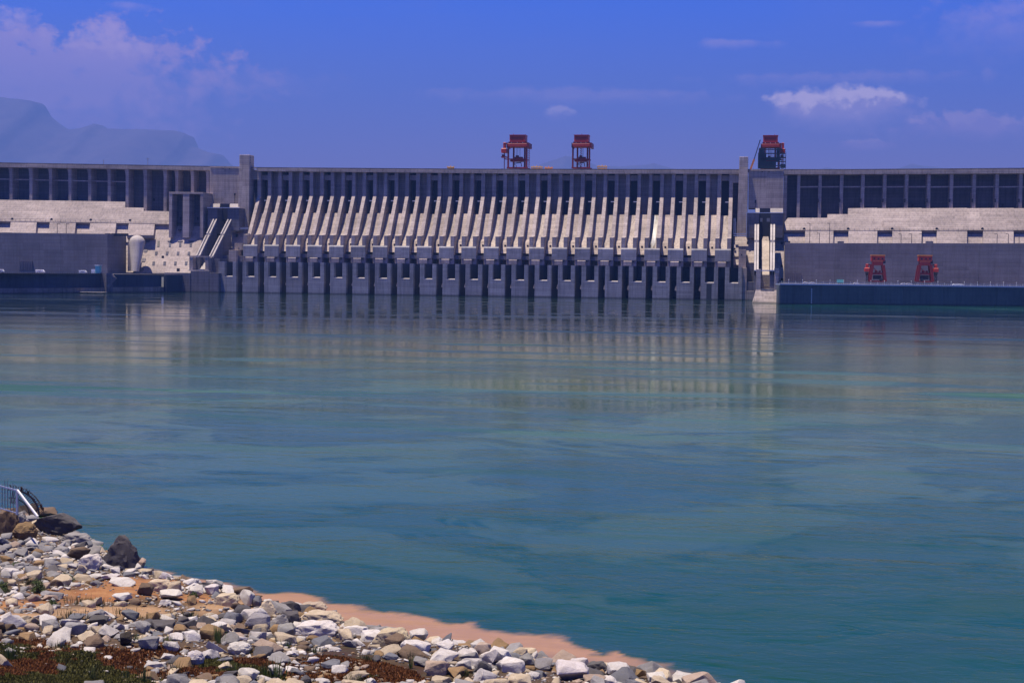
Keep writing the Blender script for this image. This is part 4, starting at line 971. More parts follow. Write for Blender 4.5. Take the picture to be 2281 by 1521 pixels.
nn_ = hnoise(Xf, Yf, 0.5, 21)
org_, pal_, mos_ = region(pu, pv_, nn_)
idx = -np.ones(len(Xf), int)
idx[keepD] = np.arange(keepD.sum())
nx_, ny_ = len(gx), len(gy)
I = idx.reshape(ny_, nx_)
q = np.stack([I[:-1, :-1], I[:-1, 1:], I[1:, 1:], I[1:, :-1]], -1).reshape(-1, 4); q = q[(q >= 0).all(1)]
me = bpy.data.meshes.new('shore_ground'); me.from_pydata(np.stack([Xf, Yf, Zf], 1)[keepD].tolist(), [], q.tolist())
me.polygons.foreach_set('use_smooth', [True]*len(me.polygons))
ca = me.color_attributes.new('cover', 'FLOAT_COLOR', 'POINT')
cc = np.stack([org_, pal_, mos_, np.ones_like(org_)], 1)[keepD]; ca.data.foreach_set('color', cc.ravel())
m, t, b = newmat('shore_soil')
att = t.node('ShaderNodeVertexColor', layer_name='cover'); sp = t.node('ShaderNodeSeparateColor'); t.l.new(att.outputs[0], sp.inputs[0])
pos = t.node('ShaderNodeNewGeometry').outputs['Position']
n1 = t.noise(pos, 1.3, 6, 0.7); n2 = t.noise(pos, 9.0, 5, 0.7)
c = t.mix(t.map(n1, .35, .65), C4((0.045, 0.026, 0.012)), C4((0.09, 0.058, 0.032)))
c = t.mix(sp.outputs[0], c, t.mix(t.map(n1, .4, .62), C4((0.24, 0.10, 0.03)), C4((0.33, 0.165, 0.06))))
c = t.mix(sp.outputs[1], c, t.mix(t.map(n1, .4, .62), C4((0.36, 0.235, 0.13)), C4((0.30, 0.185, 0.09))))
c = t.mix(sp.outputs[2], c, t.mix(t.map(n1, .42, .6), C4((0.040, 0.014, 0.003)), C4((0.030, 0.024, 0.004))))
spz = t.node('ShaderNodeSeparateXYZ'); t.l.new(pos, spz.inputs[0])
c = t.mix(t.map(spz.outputs[2], 0.05, 0.45, 0.75, 0), c, C4((0.20, 0.11, 0.06)))
c = t.mix(t.map(n2, .35, .7, 0, .45), c, t.mix(1.0, c, C4((.45, .42, .4)), 'MULTIPLY'))
t.l.new(c, b.inputs['Base Color']); b.inputs['Roughness'].default_value = 0.95
bp = t.node('ShaderNodeBump'); bp.inputs['Strength'].default_value = .6; bp.inputs['Distance'].default_value = .08
t.l.new(t.math('ADD', n2, n1), bp.inputs['Height']); t.l.new(bp.outputs[0], b.inputs['Normal'])
me.materials.append(m); og = bpy.data.objects.new('shore_ground', me); COL.objects.link(og); tag(og, kind='structure')

# bed sheet out to the horizon
m2, t, b = newmat('river_bed'); pos = t.node('ShaderNodeNewGeometry').outputs['Position']
t.l.new(t.mix(t.map(t.noise(pos, .01, 4), .3, .7), C4((.05, .06, .035)), C4((.09, .08, .05))), b.inputs['Base Color']); b.inputs['Roughness'].default_value = 1
tag(build('ground', MB().add([(-30000, -9000, -4), (30000, -9000, -4), (30000, 32000, -4), (-30000, 32000, -4)], [(0, 1, 2, 3)]), m2, recalc=False), kind='structure')

# ------------------------------------------------------------------ water
plume_px = [(330, 1268), (380, 1283), (470, 1299), (515, 1306), (565, 1322), (600, 1326), (650, 1329), (700, 1340), (780, 1353), (850, 1368), (905, 1379), (960, 1386), (985, 1393), (1040, 1396), (1100, 1409), (1140, 1418), (1210, 1419), (1240, 1424), (1290, 1444), (1368, 1452), (1340, 1464), (1400, 1474), (1470, 1488), (1540, 1508), (1640, 1540), (1700, 1570)]
plume = [G(p[0], p[1]-7) for p in plume_px]; plume = np.array([[p.x, p.y] for p in plume])
def lines(a, b, fine0, fine1, step):
    l = list(np.arange(fine0, fine1, step)); s = step; x = fine1
    while x < b: l.append(x); s *= 1.35; x += s
    l.append(b); s = step; x = fine0-step
    while x > a: l.insert(0, x); s *= 1.35; x -= s
    l.insert(0, a); return np.array(l)
wx = lines(-4000, 4000, -38, 24, .3); wy = lines(-1500, 1340, 58, 112, .3)
XX, YY = np.meshgrid(wx, wy); Xw, Yw = XX.ravel(), YY.ravel()
near = (Xw > -40) & (Xw < 30) & (Yw > 40) & (Yw < 125)
mud = np.zeros(len(Xw)); shallow = np.zeros(len(Xw))
d = np.full(len(Xw), 1e3)
Xn, Yn = Xw[near], Yw[near]
best = np.full(len(Xn), 1e9)
for (ax, ay), (bx_, by_) in zip(plume[:-1], plume[1:]):
    vx, vy = bx_-ax, by_-ay; tt = np.clip(((Xn-ax)*vx+(Yn-ay)*vy)/(vx*vx+vy*vy), 0, 1)
    best = np.minimum(best, np.hypot(Xn-ax-tt*vx, Yn-ay-tt*vy))
o_ = np.argsort(plume[:, 0]); ys = np.interp(Xn, plume[o_, 0], plume[o_, 1])
sdn = np.where(Yn < ys, best, -best)
nz = hnoise(Xn, Yn, 0.55, 31)*0.5+hnoise(Xn, Yn, 1.7, 33)*0.22
v = np.clip((sdn+nz*1.9)/0.7+.5, 0, 1)
v *= np.clip((Xn-plume[0, 0]+1)/2, 0, 1)
# thins out towards the downstream end
pu2, pv2 = pxv(Xn, Yn, np.zeros(len(Xn))); v *= np.clip(1-(pu2-1370)/260, 0.0, 1)
mud[near] = v
shallow[near] = np.clip((sdn+3.0+nz*1.6)/3.5, 0, 1)*np.clip((pu2-250)/200, 0, 1)
grey = np.zeros(len(Xw)); dsh = sd_shore(Xn, Yn); grey[near] = np.clip((dsh+2.4+nz*1.5)/1.4, 0, 1)*np.clip((pu2-900)/150, 0, 1)
me = bpy.data.meshes.new('water')
nx_, ny_ = len(wx), len(wy); I = np.arange(nx_*ny_).reshape(ny_, nx_)
q = np.stack([I[:-1, :-1], I[:-1, 1:], I[1:, 1:], I[1:, :-1]], -1).reshape(-1, 4)
me.from_pydata(np.stack([Xw, Yw, np.zeros(len(Xw))], 1).tolist(), [], q.tolist())
ca = me.color_attributes.new('silt', 'FLOAT_COLOR', 'POINT')
ca.data.foreach_set('color', np.stack([mud, shallow, grey, np.ones(len(Xw))], 1).ravel())
mw, t, b = newmat('river_water')
att = t.node('ShaderNodeVertexColor', layer_name='silt'); sp = t.node('ShaderNodeSeparateColor'); t.l.new(att.outputs[0], sp.inputs[0])
mudv, shv, grv = sp.outputs[0], sp.outputs[1], sp.outputs[2]
pos = t.node('ShaderNodeNewGeometry').outputs['Position']
sz = t.node('ShaderNodeSeparateXYZ'); t.l.new(pos, sz.inputs[0])
# swirling boils: a warped low-frequency field
warp = t.noise(pos, 0.035, 3, 0.5, 0, out=1)
wv = t.node('ShaderNodeVectorMath', operation='MULTIPLY_ADD'); t.l.new(warp, wv.inputs[0]); wv.inputs[1].default_value = (26, 26, 0); t.l.new(pos, wv.inputs[2])
sw = t.noise(t.vmul(wv.outputs[0], (0.030, 0.036, 0)), 1.0, 5, 0.60, 0.9)
ridge = t.math('ABSOLUTE', t.math('SUBTRACT', sw, 0.5))
dark = t.math('MULTIPLY', t.map(ridge, 0.0, 0.055, 1, 0, True), t.map(t.noise(t.vmul(pos, (.16, .30, 0)), 1.0, 4, .65, .6), .38, .66, .1, 1))                       # thin dark seams
patchf = t.noise(t.vmul(pos, (0.012, 0.020, 0)), 1.0, 4, 0.6, 1.2)
nearf = t.map(sz.outputs[1], 110, 430, 1, 0, True)
dark = t.math('MULTIPLY', t.math('MULTIPLY', dark, t.map(patchf, .33, .50, 0, 1)), nearf)
body = t.mix(t.map(sw, .38, .60, 0, 1, True), C4((0.026, 0.072, 0.030)), C4((0.050, 0.108, 0.050)))
body = t.mix(t.map(sz.outputs[1], 50, 190, 0.15, 1), C4((0.003, 0.032, 0.010)), body)
body = t.mix(t.map(sz.outputs[1], 260, 560, 0, 1), body, C4((0.010, 0.026, 0.020)))
body = t.mix(t.math('MULTIPLY', dark, .95), body, C4((0.001, 0.042, 0.010)))
# greener water right under the quay on the right
gq = t.math('MULTIPLY', t.map(sz.outputs[1], 850, 1120, 0, 1, True), t.map(sz.outputs[0], -40, 40, 0, 1, True))
body = t.mix(t.math('MULTIPLY', gq, .6), body, C4((0.01, 0.085, 0.06)))
body = t.mix(t.math('MULTIPLY', shv, .25), body, C4((0.02, 0.045, 0.06)))
mudc = t.mix(t.map(t.noise(t.vmul(pos, (.5, 1.0, 1)), 1.0, 5, .65, .5), .35, .65), C4((0.31, 0.18, 0.085)), C4((0.275, 0.16, 0.075)))
mudc = t.mix(grv, mudc, C4((0.19, 0.125, 0.075)))
body = t.mix(mudv, body, mudc)
t.l.new(body, b.inputs['Base Color'])
b.inputs['IOR'].default_value = 1.33; b.inputs['Specular IOR Level'].default_value = 0.26
# surface state: slicks and rippled patches lying across the stream
slick = t.noise(t.vmul(pos, (0.0075, 0.022, 0)), 1.0, 5, 0.62, 0.8)
calm = t.map(slick, .40, .60, 0, 1, True)
farf = t.map(sz.outputs[1], 350, 900, 0, 1, True)
r0 = t.mix(farf, C4((.085, .085, .085)), C4((.026, .026, .026)))
rr = t.math('ADD', t.math('MULTIPLY', calm, t.map(sz.outputs[1], 150, 1100, .06, .035)), r0)
streak = t.map(t.noise(t.vmul(pos, (0.0035, 0.030, 0)), 1.0, 4, .6, .5), .58, .66, 0, 1, True)
streak2 = t.map(t.noise(t.vmul(pos, (0.010, 0.085, 0)), 1.0, 3, .6, .4), .56, .64, 0, 1, True)
rr = t.math('ADD', rr, t.math('MULTIPLY', streak, .26))
rr = t.math('ADD', rr, t.math('MULTIPLY', streak2, .13))
rr = t.math('ADD', rr, t.math('MULTIPLY', mudv, .15))
rr = t.math('SUBTRACT', rr, t.math('MULTIPLY', dark, .03))
t.l.new(rr, b.inputs['Roughness'])
w1 = t.noise(t.vmul(pos, (0.55, 0.95, 1)), 1.0, 3, .6, .6)
w2 = t.noise(t.vmul(pos, (0.10, 0.20, 1)), 1.0, 3, .55, .8)
w3 = t.noise(t.vmul(pos, (2.6, 4.6, 1)), 1.0, 2, .5, .3)
w2 = t.math('MULTIPLY', w2, t.map(calm, 0, 1, .7, 2.4))
hgt = t.math('ADD', t.math('MULTIPLY', w1, t.math('MULTIPLY', t.map(calm, 0, 1, .14, .34), t.map(sz.outputs[1], 150, 420, 1, 3.5))), t.math('MULTIPLY', w2, t.map(sz.outputs[1], 90, 300, .22, .75)))
hgt = t.math('ADD', hgt, t.math('MULTIPLY', w3, .035))
hgt = t.math('ADD', hgt, t.math('MULTIPLY', t.math('MULTIPLY', dark, nearf), -.12))
hgt = t.math('MULTIPLY', hgt, t.math('SUBTRACT', 1.0, t.math('MULTIPLY', mudv, .6)))
bp = t.node('ShaderNodeBump'); t.l.new(t.math('MAXIMUM', t.math('MINIMUM', t.math('POWER', t.math('DIVIDE', 62.0, sz.outputs[1]), 2.0), .28), .009), bp.inputs['Strength']); bp.inputs['Distance'].default_value = 1.0
t.l.new(hgt, bp.inputs['Height']); t.l.new(bp.outputs[0], b.inputs['Normal'])
me.materials.append(mw); ow = bpy.data.objects.new('water', me); COL.objects.link(ow); tag(ow, kind='structure')

# ------------------------------------------------------------------ far mountains
mm, t, b = newmat('far_forest'); pos = t.node('ShaderNodeNewGeometry').outputs['Position']
t.l.new(t.mix(t.map(t.noise(pos, .004, 6, .65), .35, .65), C4((.09, .065, .10)), C4((.12, .09, .12))), b.inputs['Base Color']); b.inputs['Roughness'].default_value = 1  # purple-grey rather than forest green: haze partly put into the colour
def mountain(prof, Y, depth, seed):
    xs_ = np.linspace(P(prof[0][0], 300, Y).x, P(prof[-1][0], 300, Y).x, 150)
    wxp = np.array([P(a, bb, Y).x for a, bb in prof]); wzp = np.array([P(a, bb, Y).z for a, bb in prof])
    ridge_ = np.interp(xs_, wxp, wzp); ridge_ += np.array([noise.fractal((x*.0011+seed, seed, 0), 1, 2.2, 5) for x in xs_])*50*np.clip(ridge_/900, .3, 1)
    rows = 26; vs = []; fs = []
    for j in range(rows):
        s = j/(rows-1)*2-1
        for i, x in enumerate(xs_):
            k = (1-abs(s))**0.85
            z = ridge_[i]*k*(1+.12*noise.noise((x*.0013, s*2.2+seed, 1)) if abs(s) > .05 else 1)
            vs.append((x, Y+s*depth+noise.noise((x*.001, s, seed))*120*(1-k), max(z, -20)-(30 if abs(s) == 1 else 0)))
    n = len(xs_)
    for j in range(rows-1):
        for i in range(n-1): fs.append((j*n+i, j*n+i+1, (j+1)*n+i+1, (j+1)*n+i))
    o = build('mountain', MB().add(vs, fs), mm, smooth=True); tag(o, kind='structure'); return o
mountain([(-420, 250), (-200, 180), (-60, 196), (0, 204), (45, 208), (88, 218), (105, 248), (150, 283), (185, 281), (222, 268), (235, 280), (280, 277), (345, 278), (400, 283), (425, 296), (428, 318), (465, 335), (490, 338), (510, 362), (560, 385), (640, 470)], 24000, 4200, 1.3)
mountain([(1120, 420), (1190, 368), (1230, 350), (1262, 338), (1290, 344), (1330, 362), (1380, 363), (1440, 358), (1458, 354), (1475, 362), (1530, 376), (1600, 430)], 26000, 2600, 5.1)
mountain([(1640, 430), (1790, 378), (1840, 368), (1870, 371), (1930, 376), (1990, 371), (2030, 356), (2060, 362), (2090, 362), (2130, 372), (2230, 385), (2420, 420)], 26500, 2500, 8.4)

# ------------------------------------------------------------------ rocks
def rock_mesh(seed, sub=3, elong=(1, 1, 1), nplanes=11, rough=.03):
    """angular broken stone: hull of random points, edges chipped, faces slightly uneven"""
    r_ = random.Random(seed); bm = bmesh.new()
    n = 9+nplanes
    for i in range(n):
        v = Vector((r_.gauss(0, 1), r_.gauss(0, 1), r_.gauss(0, 1))).normalized()
        v = Vector([math.copysign(abs(c)**.75, c) for c in v]); bm.verts.new(v*r_.uniform(.72, 1.0))
    res = bmesh.ops.convex_hull(bm, input=bm.verts)
    bmesh.ops.delete(bm, geom=[v for v in bm.verts if not v.link_faces], context='VERTS')
    bmesh.ops.dissolve_limit(bm, angle_limit=math.radians(14), verts=bm.verts[:], edges=bm.edges[:])
    bmesh.ops.bevel(bm, geom=bm.edges[:], offset=.045, segments=1, affect='EDGES', clamp_overlap=True)
    bmesh.ops.triangulate(bm, faces=bm.faces[:])
    if sub >= 3:
        bmesh.ops.subdivide_edges(bm, edges=[e for e in bm.edges if e.calc_length() > .16], cuts=1, use_grid_fill=False)
        bmesh.ops.triangulate(bm, faces=bm.faces[:])
        bmesh.ops.subdivide_edges(bm, edges=[e for e in bm.edges if e.calc_length() > .2], cuts=1, use_grid_fill=False)
        bmesh.ops.triangulate(bm, faces=bm.faces[:])
        for v in bm.verts:
            d_ = v.co.normalized()
            v.co += d_*(noise.fractal(v.co*2.2+Vector((seed, 0, 0)), 1, 2, 4)*rough*2.2+noise.noise(v.co*8+Vector((0, seed, 0)))*rough*.8)
    me = bpy.data.meshes.new('rock'); bm.to_mesh(me); bm.free()
    mx = np.abs(np.array([v.co[:] for v in me.vertices])).max(0)
    for v in me.vertices: v.co = Vector((v.co.x/mx[0], v.co.y/mx[1], v.co.z/mx[2]))
    return me
def rockmat(name, vcol=False):
    m, t, b = newmat(name)
    if vcol: base = t.node('ShaderNodeVertexColor', layer_name='tint').outputs[0]
    else: base = t.node('ShaderNodeObjectInfo').outputs['Color']
    pos = t.node('ShaderNodeNewGeometry').outputs['Position']
    n1 = t.noise(pos, 2.2, 6, .7, .6); n2 = t.noise(pos, 14, 6, .75); n3 = t.noise(t.vmul(pos, (1, 1, 3.5)), 3.0, 5, .7, 1.5)
    c = t.mix(t.map(n1, .38, .68, 0, .55), base, t.mix(1.0, base, C4((.62, .56, .48)), 'MULTIPLY'))
    vein = t.map(t.math('ABSOLUTE', t.math('SUBTRACT', n3, .5)), 0, .02, .45, 0)
    c = t.mix(vein, c, t.mix(1.0, base, C4((.38, .32, .27)), 'MULTIPLY'))
    c = t.mix(t.map(n2, .3, .7, .22, 0), c, C4((.02, .018, .015)))
    t.l.new(c, b.inputs['Base Color']); b.inputs['Roughness'].default_value = .92
    bp = t.node('ShaderNodeBump'); bp.inputs['Strength'].default_value = .8; bp.inputs['Distance'].default_value = .06
    t.l.new(t.math('ADD', t.math('MULTIPLY', n2, .6), t.math('ADD', n1, t.math('MULTIPLY', n3, .5))), bp.inputs['Height']); t.l.new(bp.outputs[0], b.inputs['Normal'])
    return m
MR = rockmat('rock_stone'); MRV = rockmat('rubble_stone', True)
rocks_m = []
for s in range(22):
    me_ = rock_mesh(s*3.7+1, 3, nplanes=5+s % 6); me_.materials.append(MR); rocks_m.append(me_)
for me_ in rocks_m:
    try: me_.set_sharp_from_angle(angle=math.radians(24))
    except Exception: pass
    me_.polygons.foreach_set('use_smooth', [True]*len(me_.polygons))
def hull_rock(pts, seed, name='boulder'):
    bm = bmesh.new()
    for p in pts: bm.verts.new(p)
    bmesh.ops.convex_hull(bm, input=bm.verts); bmesh.ops.delete(bm, geom=[v for v in bm.verts if not v.link_faces], context='VERTS')
    bmesh.ops.bevel(bm, geom=bm.edges[:], offset=.03, segments=1, affect='EDGES', clamp_overlap=True)
    for _ in range(3):
        bmesh.ops.triangulate(bm, faces=bm.faces[:]); bmesh.ops.subdivide_edges(bm, edges=[e for e in bm.edges if e.calc_length() > .14], cuts=1)
    bmesh.ops.triangulate(bm, faces=bm.faces[:])
    for v in bm.verts:
        n_ = noise.fractal(v.co*2.6+Vector((seed, 0, 0)), 1, 2.1, 5)*.10+abs(noise.noise(v.co*Vector((3, 3, 9))+Vector((0, seed, 0))))*.05
        v.co += v.co.normalized()*n_
    me = bpy.data.meshes.new(name); bm.to_mesh(me); bm.free(); me.materials.append(MR)
    try: me.set_sharp_from_angle(angle=math.radians(22))
    except Exception: pass
    return me
HERO = {
 'overhang': hull_rock([(-.9, -.4, -.2), (-.95, .3, -.1), (-.75, -.5, .35), (-.2, -.6, .75), (.15, -.3, .95), (.1, .4, .9), (.95, -.25, .35), (1.0, .05, .15), (.85, .2, -.05), (.55, -.3, -.45), (.1, -.5, -.75), (-.5, -.2, -.8), (-.5, .5, -.6), (.6, .3, .5)], 3.1),
 'peak': hull_rock([(-.95, -.3, -.35), (-.6, -.6, -.6), (-.35, -.5, .45), (-.05, -.2, 1.0), (.15, .1, .95), (.6, -.2, .65), (.9, .1, .25), (.98, .2, -.2), (.95, -.3, -.6), (.4, -.6, -.9), (-.3, -.4, -.9), (.5, .6, -.8), (-.4, .6, -.3)], 7.7),
 'pyramid': hull_rock([(-1, -.3, -.7), (-.3, -.7, -.7), (.9, -.4, -.8), (.15, -.2, .95), (.35, .2, .8), (-.2, .1, .6), (.8, .5, -.5), (-.7, .6, -.6), (.75, -.1, .1)], 1.7),
 'slab': hull_rock([(-1, -.5, -.4), (-.95, .4, -.3), (-.7, -.5, .5), (-.5, .4, .7), (.3, -.5, .8), (.5, .4, .9), (1, -.3, .1), (.95, .4, .2), (.7, -.5, -.8), (-.4, -.6, -.9), (.5, .5, -.7)], 5.2),
 'round': hull_rock([(math.cos(a)*c, math.sin(a)*c*.9, z) for z, c, n in ((-.8, .7, 6), (0, 1, 8), (.6, .75, 7)) for a in [6.283*i/n+z for i in range(n)]]+[(0.1, 0, .95)], 9.9)}
TINT = {'white': (.56, .545, .525), 'grey': (.25, .25, .255), 'blue grey': (.14, .15, .175), 'cream': (.47, .40, .29), 'tan': (.25, .165, .08), 'brown': (.15, .105, .07), 'dark grey': (.085, .082, .088), 'pink': (.38, .30, .24), 'dark': (.03, .024, .02)}
taken = []
def place_rock(px, py, w, h, tint, label, cat, mi=0, rz=0, tilt=0, group=None, dpt=.8, jitter=True, hero=None):
    """px,py: centre of the foot of the rock; w,h in photo pixels"""
    p = LP(px, py); zc = (p-CAM).dot(_F); s = zc/FPX
    o = bpy.data.objects.new('boulder' if w > 45 else 'rock', HERO[hero] if hero else rocks_m[mi % len(rocks_m)]); COL.objects.link(o)
    if hero: jitter = False; rz = 0
    hh = h*s/2*1.12
    o.scale = (w*s/2, w*s/2*dpt, hh)
    o.rotation_euler = (rng.uniform(-.12, .12) if jitter else 0, tilt, rz)
    g = lz(p.x, p.y+w*s/2*dpt*.4)
    o.location = (p.x+(-.11)*w*s/2*dpt*.7, p.y+w*s/2*dpt*.7, max(g, -.05)+hh*.72)
    k = rng.uniform(.88, 1.1); c_ = TINT[tint]; o.color = (c_[0]*k, c_[1]*k*rng.uniform(.97, 1.02), c_[2]*k*rng.uniform(.95, 1.03), 1)
    tag(o, label, cat, group); taken.append((o.location.x, o.location.y, w*s/2, px, py)); return o
B = 'boulder'
named = [
 (118, 1192, 112, 52, 'dark grey', 'long dark overhanging boulder pointing over the water near the railing', 3, .1, .12),
 (262, 1266, 84, 78, 'dark grey', 'big peaked dark grey boulder with a pale vein standing at the waterline', 7, .4, 0),
 (50, 1203, 60, 44, 'tan', 'rounded tan boulder in front of the dark overhanging one', 5, .9, 0),
 (10, 1192, 54, 64, 'brown', 'tall brown boulder cut by the left edge of the picture beside the railing', 9, .2, 0),
 (34, 1168, 42, 30, 'grey', 'pale grey boulder wedged at the foot of the railing', 2, .5, 0),
 (85, 1150, 70, 22, 'brown', 'low brown boulder behind the railing foot', 12, .5, 0),
 (164, 1209, 68, 24, 'grey', 'flat grey boulder with a dark underside under the overhanging boulder', 14, .1, .1),
 (196, 1268, 56, 36, 'white', 'pale boulder leaning against the big peaked dark boulder', 11, .7, 0),
 (168, 1246, 54, 30, 'brown', 'brownish grey boulder left of the big peaked dark boulder', 1, .2, 0),
 (212, 1238, 40, 28, 'grey', 'grey rock tucked behind the big peaked dark boulder', 6, .2, 0),
 (313, 1264, 22, 24, 'pink', 'pinkish rock at the foot of the big dark boulder, on the waterline', 4, .2, 0),
 (243, 1292, 46, 12, 'white', 'long white rock lying on orange sand below the big dark boulder', 13, .1, 0),
 (262, 1306, 70, 18, 'white', 'longest white rock lying flat on the orange sand', 0, .12, .15),
 (320, 1325, 38, 28, 'brown', 'round brown rock on the orange sand', 15, .2, 0),
 (350, 1318, 62, 28, 'cream', 'big cream rock on the orange sand edge', 8, .4, .1),
 (385, 1325, 34, 30, 'cream', 'upright cream rock at the sandy waterline', 10, .1, 0),
 (268, 1340, 44, 18, 'white', 'white rock with pits lying alone on the sand', 16, .1, 0),
 (375, 1337, 52, 22, 'white', 'blue-white flat rock on the orange sand', 17, .1, .1),
 (105, 1338, 40, 14, 'pink', 'low pinkish rock alone on the sand near the left bushes', 18, .1, 0),
 (435, 1330, 36, 28, 'white', 'white upright rock at the sandy waterline', 19, .1, 0),
 (470, 1325, 34, 24, 'white', 'white rock with dark base behind the shore pile', 3, .1, 0),
 (500, 1350, 60, 30, 'cream', 'broad cream boulder in the shore pile, its left end', 20, .3, 0),
 (545, 1350, 38, 38, 'white', 'tall whitish boulder in the shore pile', 21, .1, 0),
 (522, 1360, 24, 18, 'brown', 'small brown-topped rock in front of the broad cream boulder', 1, .1, 0),
 (566, 1352, 34, 26, 'blue grey', 'slanting blue-grey slab behind the cream pyramid boulder', 2, .1, .4),
 (588, 1372, 56, 36, 'cream', 'pyramid-shaped cream boulder in the shore pile', 5, .1, 0),
 (645, 1388, 46, 30, 'dark grey', 'dark grey boulder among cream ones in the shore pile', 7, .5, 0),
 (692, 1366, 70, 26, 'cream', 'cream slab boulder standing against the muddy water', 8, .1, 0),
 (712, 1392, 100, 30, 'cream', 'long cream boulder with a dark right end in the shore pile', 0, .05, .08),
 (698, 1420, 108, 36, 'white', 'largest white boulder of the shore pile', 13, .05, 0),
 (620, 1400, 56, 34, 'grey', 'grey wedge boulder left of the largest white one', 11, .6, .2),
 (568, 1402, 60, 34, 'grey', 'flat-topped grey boulder left of the wedge boulder', 9, .3, 0),
 (632, 1426, 48, 40, 'grey', 'tall grey boulder leaning left of the largest white one', 14, .2, 0),
 (870, 1440, 84, 44, 'cream', 'cream boulder with a rust-brown hollow at the shore', 16, .1, 0),
 (878, 1442, 46, 30, 'brown', 'rust-brown rock under the cream boulder at the shore', 4, .1, 0),
 (930, 1434, 44, 34, 'white', 'white boulder right of the rust-brown rock', 17, .1, 0),
 (530, 1457, 60, 30, 'white', 'rounded pale boulder surrounded by brown moss', 12, .2, 0),
 (432, 1481, 44, 36, 'white', 'round white boulder with a crack in the foreground', 18, .2, 0),
 (162, 1412, 56, 28, 'grey', 'bluish grey flat boulder in the left rubble belt', 10, .1, 0),
 (108, 1412, 34, 24, 'cream', 'cream faceted rock in the left rubble belt', 6, .1, 0),
 (212, 1392, 50, 22, 'dark grey', 'dark slab with a shadowed end in the left rubble belt', 15, .3, 0),
 (283, 1382, 46, 24, 'blue grey', 'blue-grey pointed rock at the top of the left rubble belt', 20, .2, 0),
 (312, 1412, 40, 26, 'grey', 'grey rounded rock in the middle of the left rubble belt', 21, .2, 0),
 (278, 1440, 30, 30, 'dark', 'black upright rock in the left rubble belt', 19, .2, 0),
 (330, 1448, 56, 30, 'grey', 'ridged grey boulder right of the black rock', 3, .5, 0),
 (398, 1418, 34, 30, 'tan', 'brown and white striped boulder in the rubble belt', 5, .1, 0),
 (468, 1425, 60, 30, 'tan', 'tan sloping boulder in the rubble belt', 8, .1, .15),
 (360, 1405, 70, 26, 'dark grey', 'dark shadowed boulder at the upper edge of the rubble belt', 7, .1, 0),
 (1072, 1458, 40, 26, 'pink', 'pinkish brown boulder at the muddy waterline', 9, .1, 0),
 (985, 1450, 50, 26, 'white', 'white boulder at the muddy waterline below the driftwood', 0, .1, 0),
 (1090, 1478, 46, 32, 'white', 'white boulder right of the pinkish one', 13, .1, 0),
 (1160, 1466, 36, 26, 'cream', 'cream rock on top of the right shore pile', 11, .1, 0),
 (1172, 1482, 38, 26, 'grey', 'grey rock below the cream one on the right shore pile', 2, .1, 0),
 (1215, 1490, 52, 30, 'grey', 'grey blocky boulder at the waterline in the right shore pile', 6, .1, 0),
 (1140, 1500, 60, 34, 'white', 'broad white boulder in the right shore pile', 8, .2, 0),
 (1268, 1516, 88, 44, 'white', 'large striped white boulder at the bottom of the picture', 14, .15, .2),
 (1328, 1498, 52, 26, 'dark grey', 'dark grey boulder beside the large striped white one', 7, .1, 0),
 (1290, 1488, 42, 22, 'white', 'white pointed rock on top of the striped boulder', 16, .1, 0),
 (1375, 1512, 56, 36, 'white', 'white boulder with a tilted top near the bottom shore end', 17, .1, .2),
 (1425, 1510, 34, 22, 'tan', 'yellowish rock with a dark side near the bottom shore end', 18, .1, 0),
 (1462, 1522, 44, 24, 'white', 'rounded white boulder almost last along the shore', 19, .1, 0),
 (1155, 1524, 60, 26, 'cream', 'cream block with a dark hollow at the bottom edge', 12, .1, 0),
 (610, 1508, 44, 26, 'white', 'white rock by grass at the bottom centre-left', 20, .1, 0),
 (545, 1518, 56, 28, 'white', 'long white boulder at the bottom edge', 21, .1, 0),
 (735, 1490, 44, 20, 'blue grey', 'triangular blue-grey rock on brown moss', 4, .1, 0),
 (695, 1478, 30, 16, 'white', 'small white rock left of the triangular blue-grey one', 1, .1, 0),
 (970, 1505, 60, 34, 'pink', 'rounded pinkish boulder with dark pits at the bottom', 10, .1, 0)]
HR = {0: 'overhang', 1: 'peak', 2: 'round', 3: 'slab', 4: 'slab', 6: 'slab', 7: 'slab', 14: 'slab', 21: 'slab', 25: 'pyramid', 27: 'slab', 28: 'slab', 29: 'slab', 36: 'round', 37: 'round', 30: 'pyramid', 33: 'slab', 56: 'slab'}
for j_, (x, y, w, h, tn, lab, mi, rz, tl) in enumerate(named): place_rock(x, y, w, h, tn, lab, B if w > 45 else 'rock', mi, rz, tl, hero=HR.get(j_))
tag(build('rock', MB(), MR), 'x') if False else None
# scattered rubble: sample the bank and thin by land cover
cand = []
def dens(px, py, nn):
    """(probability, size factor) of rubble by place on the bank"""
    dens_, sz_ = 0.0, 1.0
    o_, p_, m_ = region(np.array([px]), np.array([py]), np.array([nn])); o_, p_, m_ = o_[0], p_[0], m_[0]
    edge = float(np.interp(px, [p[0] for p in shore_px], [p[1] for p in shore_px]))
    k = 1.0
    if py < 1345 and px < 470: k = max(0.0, 1.0-1.5*o_)
    k *= max(0.0, 1-1.4*p_)
    k *= (1-.95*m_)
    if px < 330 and py > 1442+ (px < 120)*12: k *= .12
    dd = py-edge
    sz_ = .95+.45*math.exp(-max(dd, 0)/45) if px > 450 else .95
    return k, sz_
tries = 0
occ = {}
def free(x, y, r_):
    c0 = 1.0; ci, cj = int(x//c0), int(y//c0); R_ = 2
    for i in range(ci-R_, ci+R_+1):
        for j in range(cj-R_, cj+R_+1):
            for (a, b_, rr_) in occ.get((i, j), ()):
                if (a-x)**2+(b_-y)**2 < ((r_+rr_)*.90)**2: return False
    return True
def occupy(x, y, r_): occ.setdefault((int(x//1.0), int(y//1.0)), []).append((x, y, r_))
